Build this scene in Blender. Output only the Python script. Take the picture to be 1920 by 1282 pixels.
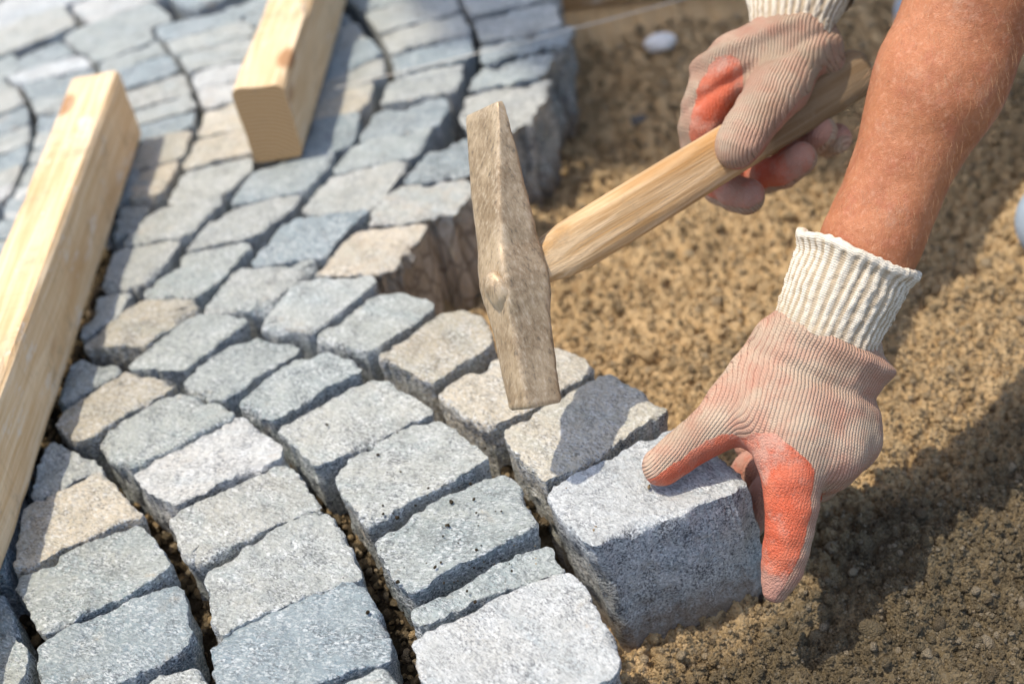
import bpy, math, random
import numpy as np
from mathutils import Vector, Matrix

for o in list(bpy.data.objects):
    bpy.data.objects.remove(o)
rnd = random.Random(7)
rng = np.random.default_rng(11)
SC = bpy.context.scene
COL = SC.collection

# ------------------------------------------------------------------ camera
PITCH, ROLL, LENS = math.radians(38), math.radians(12), 50.0
CAM = np.array([0.0, 0.0, 0.5783])
_f = np.array([0, math.cos(PITCH), -math.sin(PITCH)])
_u0 = np.array([0, math.sin(PITCH), math.cos(PITCH)])
_r0 = np.array([1.0, 0, 0])
CR = _r0 * math.cos(ROLL) - _u0 * math.sin(ROLL)
CU = _u0 * math.cos(ROLL) + _r0 * math.sin(ROLL)
CF = _f
FPX = LENS / 36 * 1920
cam_d = bpy.data.cameras.new('camera')
cam = bpy.data.objects.new('camera', cam_d)
COL.objects.link(cam)
cam_d.lens = LENS
cam_d.sensor_width = 36
cam_d.sensor_fit = 'HORIZONTAL'
cam_d.clip_start = 0.02
cam_d.clip_end = 500
cam.matrix_world = Matrix(((CR[0], CU[0], -CF[0], CAM[0]), (CR[1], CU[1], -CF[1], CAM[1]),
                           (CR[2], CU[2], -CF[2], CAM[2]), (0, 0, 0, 1)))
cam_d.dof.use_dof = True
cam_d.dof.focus_distance = 0.79
cam_d.dof.aperture_fstop = 4.6
cam_d.dof.aperture_blades = 9
SC.camera = cam

# ------------------------------------------------------------------ light
SHX, SHY = 0.30, -0.03            # where a shadow falls for each metre of height
world = bpy.data.worlds.new('World')
SC.world = world
world.use_nodes = True
wn = world.node_tree
wn.nodes.clear()
sky = wn.nodes.new('ShaderNodeTexSky')
sky.sky_type = 'NISHITA'
sky.sun_disc = False
sky.sun_elevation = math.atan2(1, math.hypot(SHX, SHY))
sky.sun_rotation = math.atan2(-SHX, -SHY)
sky.air_density = 1.0
sky.ozone_density = 0.6
sky.dust_density = 2.2
bg = wn.nodes.new('ShaderNodeBackground')
bg.inputs['Strength'].default_value = 0.15
wo = wn.nodes.new('ShaderNodeOutputWorld')
wn.links.new(sky.outputs[0], bg.inputs[0])
wn.links.new(bg.outputs[0], wo.inputs[0])
sun_d = bpy.data.lights.new('sun', 'SUN')
sun_d.energy = 2.35
sun_d.angle = math.radians(0.6)
sun_d.color = (1.0, 0.92, 0.79)
sun = bpy.data.objects.new('sun', sun_d)
COL.objects.link(sun)
sun.rotation_euler = Vector((SHX, SHY, -1)).to_track_quat('-Z', 'Y').to_euler()
sun.location = (-1, 1, 4)
SC.view_settings.view_transform = 'Standard'
SC.view_settings.look = 'None'
SC.view_settings.exposure = 0.90
SC.view_settings.gamma = 1.0

# ------------------------------------------------------------------ helpers
def ray(px, py):
    return CF + ((px - 960) / FPX) * CR - ((py - 641) / FPX) * CU
def onz(px, py, z=0.0):
    d = ray(px, py)
    return CAM + d * ((z - CAM[2]) / d[2])
def atd(px, py, dep):
    return CAM + ray(px, py) * dep

def _hash(ix, iy, iz, seed):
    h = (ix * 374761393 + iy * 668265263 + iz * 2147483647 + seed * 1274126177) & 0xFFFFFFFF
    h = ((h ^ (h >> 13)) * 1274126177) & 0xFFFFFFFF
    h = ((h ^ (h >> 16)) * 2246822519) & 0xFFFFFFFF
    return ((h ^ (h >> 15)) & 0xFFFFFF) / float(0xFFFFFF) * 2 - 1
def noise(P, scale=1.0, seed=0, octaves=1):
    P = np.asarray(P, dtype=np.float64) * scale
    out = np.zeros(P.shape[:-1]); amp = 1.0; tot = 0
    for o in range(octaves):
        Q = P * (2.03 ** o) + 17.13 * o
        I = np.floor(Q).astype(np.int64); Fr = Q - I
        W = Fr * Fr * Fr * (Fr * (Fr * 6 - 15) + 10)
        r = 0
        for dx in (0, 1):
            for dy in (0, 1):
                for dz in (0, 1):
                    w = (W[..., 0] if dx else 1 - W[..., 0]) * (W[..., 1] if dy else 1 - W[..., 1]) * (W[..., 2] if dz else 1 - W[..., 2])
                    r = r + w * _hash(I[..., 0] + dx, I[..., 1] + dy, I[..., 2] + dz, seed + o * 7)
        out += amp * r; tot += amp; amp *= 0.5
    return out / tot

def new_mesh(name, V, F, smooth=True):
    """V (n,3); F list of faces or int array (m,k)."""
    V = np.asarray(V, dtype=np.float32)
    me = bpy.data.meshes.new(name)
    if isinstance(F, np.ndarray):
        m, k = F.shape
        me.vertices.add(len(V)); me.vertices.foreach_set('co', V.ravel())
        me.loops.add(m * k); me.loops.foreach_set('vertex_index', F.astype(np.int32).ravel())
        me.polygons.add(m); me.polygons.foreach_set('loop_start', np.arange(0, m * k, k, dtype=np.int32))
        me.update(calc_edges=True)
    else:
        me.from_pydata(V.tolist(), [], F)
        me.update()
    me.validate()
    me.polygons.foreach_set('use_smooth', np.full(len(me.polygons), bool(smooth), dtype=bool))
    if smooth == 'angle': me.set_sharp_from_angle(angle=math.radians(27))
    return me
def obj(name, me, mat=None, parent=None, loc=None):
    o = bpy.data.objects.new(name, me)
    COL.objects.link(o)
    if mat and me is not None and not me.materials:
        me.materials.append(mat)
    if loc is not None:
        o.location = loc
    if parent:
        o.parent = parent
        if loc is not None or parent.location.length > 0:
            o.matrix_parent_inverse = Matrix.Translation(parent.location).inverted()
    return o
def tag(o, label=None, cat=None, group=None, kind=None):
    if label: o['label'] = label
    if cat: o['category'] = cat
    if group: o['group'] = group
    if kind: o['kind'] = kind
    return o
def fattr(me, name, vals):
    a = me.attributes.new(name, 'FLOAT', 'POINT')
    a.data.foreach_set('value', np.asarray(vals, dtype=np.float32))

class NT:
    """tiny shader-node writer"""
    def __init__(s, name):
        s.m = bpy.data.materials.new(name); s.m.use_nodes = True
        s.t = s.m.node_tree; s.t.nodes.clear()
        s.out = s.t.nodes.new('ShaderNodeOutputMaterial')
        s.b = s.t.nodes.new('ShaderNodeBsdfPrincipled')
        s.t.links.new(s.b.outputs[0], s.out.inputs[0])
    def n(s, typ, ins=None, **kw):
        nd = s.t.nodes.new('ShaderNode' + typ)
        for k, v in kw.items(): setattr(nd, k, v)
        for k, v in (ins or {}).items():
            s.set(nd.inputs[k], v)
        return nd
    def set(s, sock, v):
        if hasattr(v, 'is_linked') or isinstance(v, bpy.types.NodeSocket): s.t.links.new(v, sock)
        else: sock.default_value = v
    def math(s, op, a, b=0.0, c=None, clamp=False):
        nd = s.t.nodes.new('ShaderNodeMath'); nd.operation = op; nd.use_clamp = clamp
        s.set(nd.inputs[0], a); s.set(nd.inputs[1], b)
        if c is not None: s.set(nd.inputs[2], c)
        return nd.outputs[0]
    def mix(s, fac, a, b, blend='MIX'):
        nd = s.t.nodes.new('ShaderNodeMix'); nd.data_type = 'RGBA'; nd.blend_type = blend
        s.set(nd.inputs['Factor'], fac)
        for sock, v in ((nd.inputs[6], a), (nd.inputs[7], b)):
            if isinstance(v, tuple) and len(v) == 3: v = (*v, 1)
            s.set(sock, v)
        return nd.outputs[2]
    def noise(s, vec, scale, detail=3, rough=0.6, dist=0.0):
        nd = s.n('TexNoise', {'Scale': scale, 'Detail': detail, 'Roughness': rough, 'Distortion': dist})
        s.t.links.new(vec, nd.inputs['Vector']); return nd.outputs['Fac']
    def voro(s, vec, scale, feature='F1', out='Distance', rnd=1.0):
        nd = s.n('TexVoronoi', {'Scale': scale, 'Randomness': rnd}, feature=feature)
        s.t.links.new(vec, nd.inputs['Vector']); return nd.outputs[out]
    def ramp(s, fac, stops):
        nd = s.t.nodes.new('ShaderNodeValToRGB'); cr = nd.color_ramp
        while len(cr.elements) < len(stops): cr.elements.new(0.5)
        for e, (p, c) in zip(cr.elements, stops):
            e.position = p; e.color = (*c, 1) if isinstance(c, tuple) else (c, c, c, 1)
        s.set(nd.inputs[0], fac); return nd.outputs[0]
    def smooth(s, v, lo, hi):
        nd = s.n('MapRange', {'From Min': lo, 'From Max': hi}, interpolation_type='SMOOTHSTEP')
        s.set(nd.inputs[0], v); return nd.outputs[0]
    def mapping(s, vec, scale=(1, 1, 1), rot=(0, 0, 0)):
        nd = s.n('Mapping', {'Scale': scale, 'Rotation': rot}); s.t.links.new(vec, nd.inputs['Vector']); return nd.outputs[0]
    def attr(s, name):
        return s.n('Attribute', attribute_name=name).outputs['Fac']
    def bump(s, h, strength=0.5, dist=0.001, normal=None):
        nd = s.n('Bump', {'Strength': strength, 'Distance': dist}); s.t.links.new(h, nd.inputs['Height'])
        if normal is not None: s.t.links.new(normal, nd.inputs['Normal'])
        return nd.outputs[0]
    def done(s, col=None, rough=0.8, normal=None, spec=0.3, **kw):
        if col is not None:
            s.set(s.b.inputs['Base Color'], (*col, 1) if isinstance(col, tuple) else col)
        s.set(s.b.inputs['Roughness'], rough)
        s.set(s.b.inputs['Specular IOR Level'], spec)
        if normal is not None: s.set(s.b.inputs['Normal'], normal)
        for k, v in kw.items(): s.set(s.b.inputs[k], v)
        return s.m

# ------------------------------------------------------------------ materials
def mat_stone(name='granite', caked=0.0):
    t = NT(name)
    oi = t.n('ObjectInfo')
    off = t.n('VectorMath', {0: t.n('TexCoord').outputs['Object']}, operation='ADD')
    rr = t.n('VectorMath', operation='SCALE'); rr.inputs[0].default_value = (13.1, 7.7, 5.3)
    t.set(rr.inputs['Scale'], oi.outputs['Random'])
    t.t.links.new(rr.outputs[0], off.inputs[1])
    P = off.outputs[0]
    wob = t.n('VectorRotate', {'Axis': (0, 0, 1)}, rotation_type='AXIS_ANGLE')
    t.t.links.new(P, wob.inputs['Vector'])
    t.set(wob.inputs['Angle'], t.math('MULTIPLY_ADD', oi.outputs['Random'], 0.9, 0.1))
    Q = wob.outputs[0]
    fol = t.mapping(Q, (0.55, 1.15, 1.15))          # mica lies in one direction
    base = oi.outputs['Color']
    geo = t.n('NewGeometry')
    sn = t.n('SeparateXYZ'); t.t.links.new(geo.outputs['Normal'], sn.inputs[0])
    sp = t.n('SeparateXYZ'); t.t.links.new(geo.outputs['Position'], sp.inputs[0])
    # broad bands and clouds of tint
    b1 = t.noise(t.mapping(Q, (10, 42, 30)), 1.0, 4, 0.6, 0.5)
    c = t.mix(t.smooth(b1, 0.44, 0.66), base, t.mix(1.0, base, (0.74, 0.84, 0.90), 'MULTIPLY'))
    b2 = t.noise(Q, 26, 3, 0.6, 0.6)
    c = t.mix(t.math('MULTIPLY', t.smooth(b2, 0.48, 0.70), 0.55), c, t.mix(1.0, c, (1.10, 1.00, 0.86), 'MULTIPLY'))
    rust = t.noise(Q, 40, 3, 0.6, 0.8)
    c = t.mix(t.math('MULTIPLY', t.smooth(rust, 0.62, 0.76), 0.55), c, (0.55, 0.37, 0.19))
    # crystals: pale feldspar, grey quartz, dark mica
    w = t.noise(fol, 520, 4, 0.78, 0.3)
    c = t.mix(t.math('MULTIPLY', t.smooth(w, 0.49, 0.58), 0.88), c, (0.86, 0.87, 0.85))
    g = t.noise(fol, 430, 4, 0.78, 0.3)
    c = t.mix(t.math('MULTIPLY', t.smooth(g, 0.50, 0.60), 0.62), c, (0.20, 0.215, 0.235))
    d = t.noise(fol, 700, 4, 0.78, 0.4)
    mm = t.noise(Q, 60, 3, 0.6)
    thr = t.math('MULTIPLY_ADD', mm, -0.30, 0.685)
    dark = t.math('MULTIPLY', t.smooth(t.math('SUBTRACT', d, thr), -0.02, 0.05), 0.92)
    c = t.mix(dark, c, (0.05, 0.055, 0.065))
    # stone dust on the upper face, its colour darkened to offset strong sunlight
    du = t.math('MULTIPLY', t.smooth(sn.outputs['Z'], 0.55, 0.95), t.math('MULTIPLY_ADD', t.smooth(t.noise(Q, 48, 4, 0.65), 0.35, 0.65), 0.34, 0.32))
    c = t.mix(du, c, t.mix(1.0, base, (0.80, 0.795, 0.77), 'MULTIPLY'))
    # soil rubbed on the lower flanks
    dn = t.noise(Q, 90, 4, 0.65)
    lo, hi = (-0.075, -0.115) if not caked else (-0.018, -0.050)
    dirt = t.math('MULTIPLY', t.smooth(t.math('MULTIPLY_ADD', dn, -0.05, sp.outputs['Z']), lo, hi), 0.8)
    c = t.mix(dirt, c, (0.20, 0.135, 0.08) if not caked else (0.50, 0.39, 0.27))
    if caked:   # split face: upright ridges with dark clefts
        ck = t.voro(t.mapping(Q, (1, 1, 0.45)), 80, 'DISTANCE_TO_EDGE')
        sd_ = t.math('MULTIPLY', t.smooth(sn.outputs['Z'], 0.75, 0.35), t.smooth(ck, 0.10, 0.02))
        c = t.mix(t.math('MULTIPLY', sd_, 0.55), c, (0.10, 0.075, 0.055))
    h = t.math('ADD', t.noise(P, 330, 5, 0.72), t.math('MULTIPLY', w, 0.5))
    h = t.math('ADD', h, t.math('MULTIPLY', t.noise(P, 110, 3, 0.6), 1.2))
    nrm = t.bump(h, 1.0, 0.0022)
    return t.done(c, t.math('MULTIPLY_ADD', w, -0.25, 0.82), nrm, 0.35)

def mat_soil(dark=1.0, name='soil', scale=1.0):
    t = NT(name)
    P = t.n('NewGeometry').outputs['Position']
    a = t.attr('tone')
    n1 = t.noise(P, 14, 4, 0.6)
    n2 = t.noise(P, 420 * scale, 4, 0.7)
    c = t.mix(n1, tuple(x * dark for x in (0.60, 0.400, 0.190)), tuple(x * dark for x in (0.76, 0.530, 0.275)))
    c = t.mix(t.smooth(n2, 0.40, 0.75), c, tuple(x * dark for x in (0.78, 0.580, 0.345)))
    damp_shade = t.math('MINIMUM', t.attr('damp_shade'), 1.0)
    c = t.mix(damp_shade, c, t.mix(1.0, c, (0.27, 0.30, 0.34), 'MULTIPLY'))
    c = t.mix(t.smooth(t.attr('damp_shade'), 1.0, 1.3), c, t.mix(1.0, c, (0.35, 0.33, 0.32), 'MULTIPLY'))
    c = t.mix(t.math('MULTIPLY', t.smooth(a, 0.40, 0.0), 0.70), c, tuple(x * dark for x in (0.13, 0.10, 0.065)))
    c = t.mix(t.math('MULTIPLY', t.smooth(a, 0.80, 1.0), 0.55), c, (0.46, 0.38, 0.27))
    g = t.noise(P, 3000, 1, 0.5)
    c = t.mix(t.math('MULTIPLY', t.smooth(g, 0.66, 0.8), 0.5), c, (0.55, 0.48, 0.38))
    nrm = t.bump(t.math('ADD', t.noise(P, 300 * scale, 5, 0.75), t.math('MULTIPLY', t.voro(P, 520 * scale), 0.6)), 1.0, 0.0042)
    return t.done(c, 0.95, nrm, 0.12)

def mat_wood(name, axis, base=(0.62, 0.415, 0.215), pale=(0.78, 0.61, 0.40), stain=True, fist_shade=None):
    return _mat_wood(name, axis, base, pale, stain, fist_shade)
def _mat_wood(name, axis, base=(0.62, 0.415, 0.215), pale=(0.78, 0.61, 0.40), stain=True, fist_shade=None):
    t = NT(name)
    P = t.n('TexCoord').outputs['Object']
    s = [1.0, 1.0, 1.0]; s[axis] = 0.045
    Q = t.mapping(P, tuple(s))
    g1 = t.noise(Q, 190, 4, 0.6, 0.6)
    g2 = t.noise(Q, 900, 3, 0.6)
    big = t.noise(t.mapping(P, tuple(0.25 if i == axis else 1 for i in range(3))), 26, 3, 0.5)
    c = t.mix(t.smooth(g1, 0.30, 0.72), base, pale)
    c = t.mix(t.math('MULTIPLY', t.smooth(g2, 0.55, 0.8), 0.35), c, tuple(x * 0.72 for x in base))
    c = t.mix(t.math('MULTIPLY', t.smooth(big, 0.52, 0.74), 0.5), c, tuple(x * y for x, y in zip(base, (0.78, 0.66, 0.52))))
    if stain:
        k = t.voro(t.mapping(P, tuple(7 if i == axis else 17 for i in range(3))), 1.0)
        c = t.mix(t.math('MULTIPLY', t.smooth(k, 0.17, 0.08), 0.85), c, (0.33, 0.155, 0.06))
        fl = t.noise(t.mapping(P, tuple(0.3 if i == axis else 1 for i in range(3))), 60, 4, 0.7)
        c = t.mix(t.math('MULTIPLY', t.smooth(fl, 0.57, 0.66), 0.65), c, (0.72, 0.65, 0.55))
    saw = t.noise(t.mapping(P, tuple(260 if i == axis else 14 for i in range(3)), (0, 0, 0.25)), 1.0, 2, 0.5)
    c = t.mix(t.math('MULTIPLY', t.smooth(saw, 0.52, 0.70), 0.14 if stain else 0.05), c, tuple(x * 0.6 for x in base))
    nv = t.n('SeparateXYZ'); t.t.links.new(t.n('TexCoord').outputs['Normal'], nv.inputs[0])
    en = t.smooth(t.math('ABSOLUTE', nv.outputs[axis]), 0.80, 0.95)
    pv = t.n('VectorMath', {0: P, 1: (0.010, 0, -0.018)}, operation='SUBTRACT'); px_ = t.n('SeparateXYZ'); t.t.links.new(pv.outputs[0], px_.inputs[0])
    rd = t.math('SQRT', t.math('ADD', t.math('POWER', px_.outputs[0], 2.0), t.math('POWER', px_.outputs[2], 2.0)))
    rg = t.math('SINE', t.math('MULTIPLY', t.math('MULTIPLY_ADD', t.noise(P, 60, 2, 0.5), 0.004, rd), 1700.0))
    c = t.mix(en, c, t.mix(t.smooth(rg, -0.4, 1.0), tuple(x * 0.80 for x in base), tuple(x * y for x, y in zip(base, (0.62, 0.50, 0.38)))))
    if fist_shade:      # shade past the fist painted into the wood
        gy_ = t.n('SeparateXYZ'); t.t.links.new(P, gy_.inputs[0])
        gm = t.smooth(t.math('MULTIPLY_ADD', t.noise(P, 90, 3, 0.6), 0.02, gy_.outputs[axis]), fist_shade, fist_shade + 0.03)
        c = t.mix(t.math('MULTIPLY', gm, 0.72), c, (0.13, 0.085, 0.05))
    gr = t.noise(P, 34, 5, 0.7)
    c = t.mix(t.math('MULTIPLY', t.smooth(gr, 0.54, 0.70), 0.42), c, (0.30, 0.22, 0.14))
    nrm = t.bump(t.math('ADD', t.math('ADD', g1, g2), t.math('MULTIPLY', saw, 0.6)), 0.5, 0.0010)
    return t.done(c, 0.75, nrm, 0.25)

def mat_steel():
    t = NT('dusty_steel')
    P = t.n('TexCoord').outputs['Object']
    n = t.noise(P, 38, 4, 0.6)
    n2 = t.noise(t.mapping(P, (1, 1, 0.12)), 420, 4, 0.7)
    n3 = t.noise(t.mapping(P, (1, 1, 0.12)), 1300, 3, 0.7)
    c = t.mix(t.smooth(n, 0.36, 0.64), (0.31, 0.215, 0.12), (0.51, 0.38, 0.235))
    c = t.mix(t.math('MULTIPLY', t.smooth(n2, 0.48, 0.70), 0.55), c, (0.66, 0.54, 0.39))
    c = t.mix(t.math('MULTIPLY', t.smooth(n2, 0.48, 0.30), 0.7), c, (0.12, 0.09, 0.06))
    c = t.mix(t.math('MULTIPLY', t.smooth(n3, 0.50, 0.75), 0.3), c, (0.70, 0.60, 0.46))
    nrm = t.bump(t.math('ADD', t.math('MULTIPLY', n2, 0.5), t.math('ADD', t.math('MULTIPLY', n3, 0.4), t.noise(P, 70, 3, 0.6))), 0.45, 0.0010)
    return t.done(c, t.math('MULTIPLY_ADD', n2, 0.3, 0.30), nrm, 0.5, Metallic=0.30)

def mat_glove():
    t = NT('knit_glove')
    ku, kv, lx, dirt = t.attr('ku'), t.attr('kv'), t.attr('latex'), t.attr('grime')
    P = t.n('NewGeometry').outputs['Position']
    wob = t.math('MULTIPLY_ADD', t.noise(P, 200, 2, 0.5), 0.0006, ku)
    u = t.math('MULTIPLY', wob, math.pi / 0.0019)
    v = t.math('MULTIPLY', kv, math.pi / 0.0017)
    rib = t.math('ABSOLUTE', t.math('SINE', u))                      # 0 in the groove between two wales
    zig = t.math('ABSOLUTE', t.math('SINE', t.math('ADD', v, t.math('MULTIPLY', rib, 1.3))))
    fz = t.noise(P, 1700, 3, 0.75)
    groove = t.smooth(rib, 0.50, 0.0)
    keep = t.smooth(t.noise(P, 120, 3, 0.6), 0.30, 0.62)
    hole = t.math('MULTIPLY', t.math('MULTIPLY', t.smooth(rib, 0.40, 0.05), t.smooth(zig, 0.62, 0.25)), keep)
    pat = t.noise(P, 42, 4, 0.6)
    yarn = t.mix(t.smooth(pat, 0.36, 0.66), (0.51, 0.285, 0.200), (0.53, 0.400, 0.288))
    yarn = t.mix(t.math('MULTIPLY', t.smooth(fz, 0.42, 0.78), 0.5), yarn, (0.67, 0.53, 0.42))
    yarn = t.mix(t.math('MULTIPLY', t.smooth(fz, 0.48, 0.25), 0.35), yarn, (0.34, 0.22, 0.16))
    red = t.math('MULTIPLY', t.smooth(t.noise(P, 95, 3, 0.6), 0.45, 0.66), t.math('MULTIPLY_ADD', groove, 0.75, 0.25))
    yarn = t.mix(t.math('MULTIPLY', red, 0.55), yarn, (0.58, 0.20, 0.13))
    yarn = t.mix(t.math('MULTIPLY', groove, 0.34), yarn, (0.20, 0.125, 0.085))
    yarn = t.mix(t.math('MULTIPLY', hole, 0.88), yarn, (0.05, 0.035, 0.028))
    yarn = t.mix(t.math('MULTIPLY', dirt, 0.70), yarn, (0.30, 0.235, 0.16))
    # rubber coat
    cr = t.voro(P, 620, 'DISTANCE_TO_EDGE')
    fine = t.noise(P, 800, 4, 0.72)
    rub = t.mix(t.smooth(t.noise(P, 55, 3, 0.6), 0.35, 0.70), (0.56, 0.105, 0.045), (0.62, 0.165, 0.085))
    rub = t.mix(t.math('MULTIPLY', t.smooth(cr, 0.10, 0.0), 0.22), rub, (0.40, 0.08, 0.045))
    rub = t.mix(t.math('MULTIPLY', t.smooth(fine, 0.52, 0.75), 0.28), rub, (0.68, 0.40, 0.31))
    dust = t.math('MULTIPLY', t.smooth(t.math('ADD', t.noise(P, 60, 5, 0.7), t.math('MULTIPLY', t.attr('dust'), 0.34)), 0.56, 0.82), 0.72)
    rub = t.mix(dust, rub, (0.54, 0.345, 0.265))
    rub = t.mix(t.math('MULTIPLY', dirt, 0.6), rub, (0.24, 0.165, 0.12))
    m = t.smooth(t.math('MULTIPLY_ADD', t.math('SUBTRACT', t.noise(P, 170, 5, 0.75), 0.5), 0.22, lx), 0.488, 0.512)
    c = t.mix(m, yarn, rub)
    kh = t.math('ADD', t.math('MULTIPLY', t.smooth(rib, 0.0, 0.8), 0.55), t.math('MULTIPLY', t.math('MULTIPLY', zig, rib), 0.60))
    kh = t.math('ADD', kh, t.math('MULTIPLY', fz, 0.75))
    rh = t.math('ADD', t.math('MULTIPLY', t.smooth(cr, 0.0, 0.25), 0.35), t.math('ADD', t.math('MULTIPLY', fine, 0.7), t.math('MULTIPLY', kh, 0.25)))
    hh = t.n('Mix'); t.set(hh.inputs[0], m); t.set(hh.inputs[2], kh); t.set(hh.inputs[3], rh)
    nrm = t.bump(t.math('MULTIPLY_ADD', m, 0.9, hh.outputs[0]), 0.85, 0.0010)
    return t.done(c, t.math('MULTIPLY_ADD', m, -0.26, 0.95), nrm, t.math('MULTIPLY_ADD', m, 0.2, 0.1))

def mat_cuff():
    t = NT('ribbed_cuff')
    P = t.n('NewGeometry').outputs['Position']
    g, v, dirt = t.attr('rib'), t.attr('kv'), t.attr('grime')
    st = t.math('ABSOLUTE', t.math('SINE', t.math('MULTIPLY', v, math.pi / 0.00125)))
    fz = t.noise(P, 1300, 3, 0.7)
    c = t.mix(t.smooth(g, 0.1, 0.75), (0.48, 0.38, 0.26), (0.74, 0.665, 0.54))
    c = t.mix(t.math('MULTIPLY', t.smooth(t.noise(P, 45, 4, 0.6), 0.48, 0.7), 0.5), c, (0.64, 0.52, 0.37))
    c = t.mix(t.math('MULTIPLY', t.smooth(st, 0.35, 0.0), 0.22), c, (0.50, 0.41, 0.30))
    c = t.mix(t.math('MULTIPLY', dirt, 0.6), c, (0.40, 0.31, 0.20))
    nrm = t.bump(t.math('ADD', t.math('MULTIPLY', st, 0.45), fz), 0.8, 0.0009)
    return t.done(c, 0.95, nrm, 0.1)

def mat_skin():
    t = NT('skin')
    P = t.n('NewGeometry').outputs['Position']
    a = t.noise(P, 22, 5, 0.65)
    b = t.noise(P, 330, 5, 0.75)
    c = t.mix(t.smooth(a, 0.32, 0.68), (0.31, 0.098, 0.035), (0.46, 0.175, 0.073))
    c = t.mix(t.math('MULTIPLY', t.smooth(t.noise(P, 75, 4, 0.7), 0.50, 0.72), 0.45), c, (0.40, 0.115, 0.060))
    c = t.mix(t.math('MULTIPLY', t.smooth(b, 0.48, 0.72), 0.42), c, (0.66, 0.35, 0.215))
    c = t.mix(t.math('MULTIPLY', t.smooth(b, 0.46, 0.28), 0.35), c, (0.27, 0.085, 0.035))
    fr = t.voro(P, 190)
    c = t.mix(t.math('MULTIPLY', t.smooth(fr, 0.12, 0.05), 0.5), c, (0.26, 0.085, 0.04))
    du = t.math('MULTIPLY', t.smooth(t.noise(P, 48, 5, 0.75), 0.55, 0.74), 0.22)
    c = t.mix(du, c, (0.60, 0.43, 0.31))
    h = t.math('ADD', t.math('MULTIPLY', t.voro(P, 1100, 'DISTANCE_TO_EDGE'), 0.9), t.math('ADD', t.noise(P, 420, 5, 0.75), t.math('MULTIPLY', t.noise(P, 70, 3, 0.6), 2.5)))
    nrm = t.bump(h, 0.6, 0.0009)
    m = t.done(c, t.math('MULTIPLY_ADD', b, 0.25, 0.38), nrm, 0.45)
    t.b.inputs['Subsurface Weight'].default_value = 0.12
    t.b.inputs['Subsurface Radius'].default_value = (0.005, 0.002, 0.001)
    t.b.inputs['Subsurface Scale'].default_value = 1.0
    return m

def mat_cloth(name, col, col2, scale=600):
    t = NT(name)
    P = t.n('NewGeometry').outputs['Position']
    w = t.noise(P, 25, 4, 0.6); f = t.noise(P, scale, 3, 0.7)
    c = t.mix(t.smooth(w, 0.35, 0.65), col, col2)
    return t.done(c, 0.9, t.bump(t.math('ADD', f, t.math('MULTIPLY', w, 6)), 0.5, 0.001), 0.15)
def mat_plain(name, c1, c2, scale=60, rough=0.8, bump=0.5):
    t = NT(name)
    P = t.n('NewGeometry').outputs['Position']
    n = t.noise(P, scale, 4, 0.65)
    return t.done(t.mix(n, c1, c2), rough, t.bump(t.noise(P, scale * 5, 4, 0.7), bump, 0.001), 0.25)

M_STONE = mat_stone()
M_CAKED = mat_stone('granite_caked_with_soil', 1.0)
M_SOIL = mat_soil()
M_CRUMB = mat_soil(1.0, 'soil_crumb', 2.0)
M_STEEL = mat_steel()
M_GLOVE = mat_glove()
M_CUFF = mat_cuff()
M_SKIN = mat_skin()

# ------------------------------------------------------------------ ground
EDGE_PX = [(1240, 1400), (1150, 1262), (1052, 1064), (1012, 990), (985, 925), (1100, 905), (1215, 790), (1110, 690), (1030, 642), (905, 600),
           (820, 575), (740, 505), (790, 430), (868, 380), (905, 320), (960, 250), (1000, 200), (1038, 130), (1055, 50), (1050, -40), (1030, -120)]
_e = np.array([onz(*p)[:2] for p in EDGE_PX])
_e = _e[np.argsort(_e[:, 1])]
def paved(x, y):
    """1 under the laid stones, 0 on the open bed."""
    xe = np.interp(y, _e[:, 1], _e[:, 0])
    t = np.clip((xe - 0.012 - x) / 0.02, 0, 1)
    return t * t * (3 - 2 * t)
def damp_shade(x, y):
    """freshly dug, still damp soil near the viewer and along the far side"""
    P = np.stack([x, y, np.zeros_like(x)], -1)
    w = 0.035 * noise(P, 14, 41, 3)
    d = np.clip((0.606 + 0.45 * (x - 0.145) - (y + w)) / 0.045, 0, 1) * np.clip((x + w - 0.02) / 0.04, 0, 1)  # mask reaches up to paint in the hand's shadow band
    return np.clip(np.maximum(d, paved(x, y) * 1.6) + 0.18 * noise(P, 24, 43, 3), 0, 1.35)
def worley(x, y, cell, seed):
    gx_, gy_ = x / cell, y / cell
    ix, iy = np.floor(gx_).astype(np.int64), np.floor(gy_).astype(np.int64)
    best = np.full(x.shape, 9.0)
    for dx in (-1, 0, 1):
        for dy in (-1, 0, 1):
            cx, cy = ix + dx, iy + dy
            ox = 0.5 + 0.5 * _hash(cx, cy, 0 * cx, seed); oy = 0.5 + 0.5 * _hash(cx, cy, 0 * cx + 1, seed); rr = 0.75 + 0.25 * _hash(cx, cy, 0 * cx + 2, seed)
            best = np.minimum(best, np.hypot(cx + ox - gx_, cy + oy - gy_) / rr)
    return best
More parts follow.
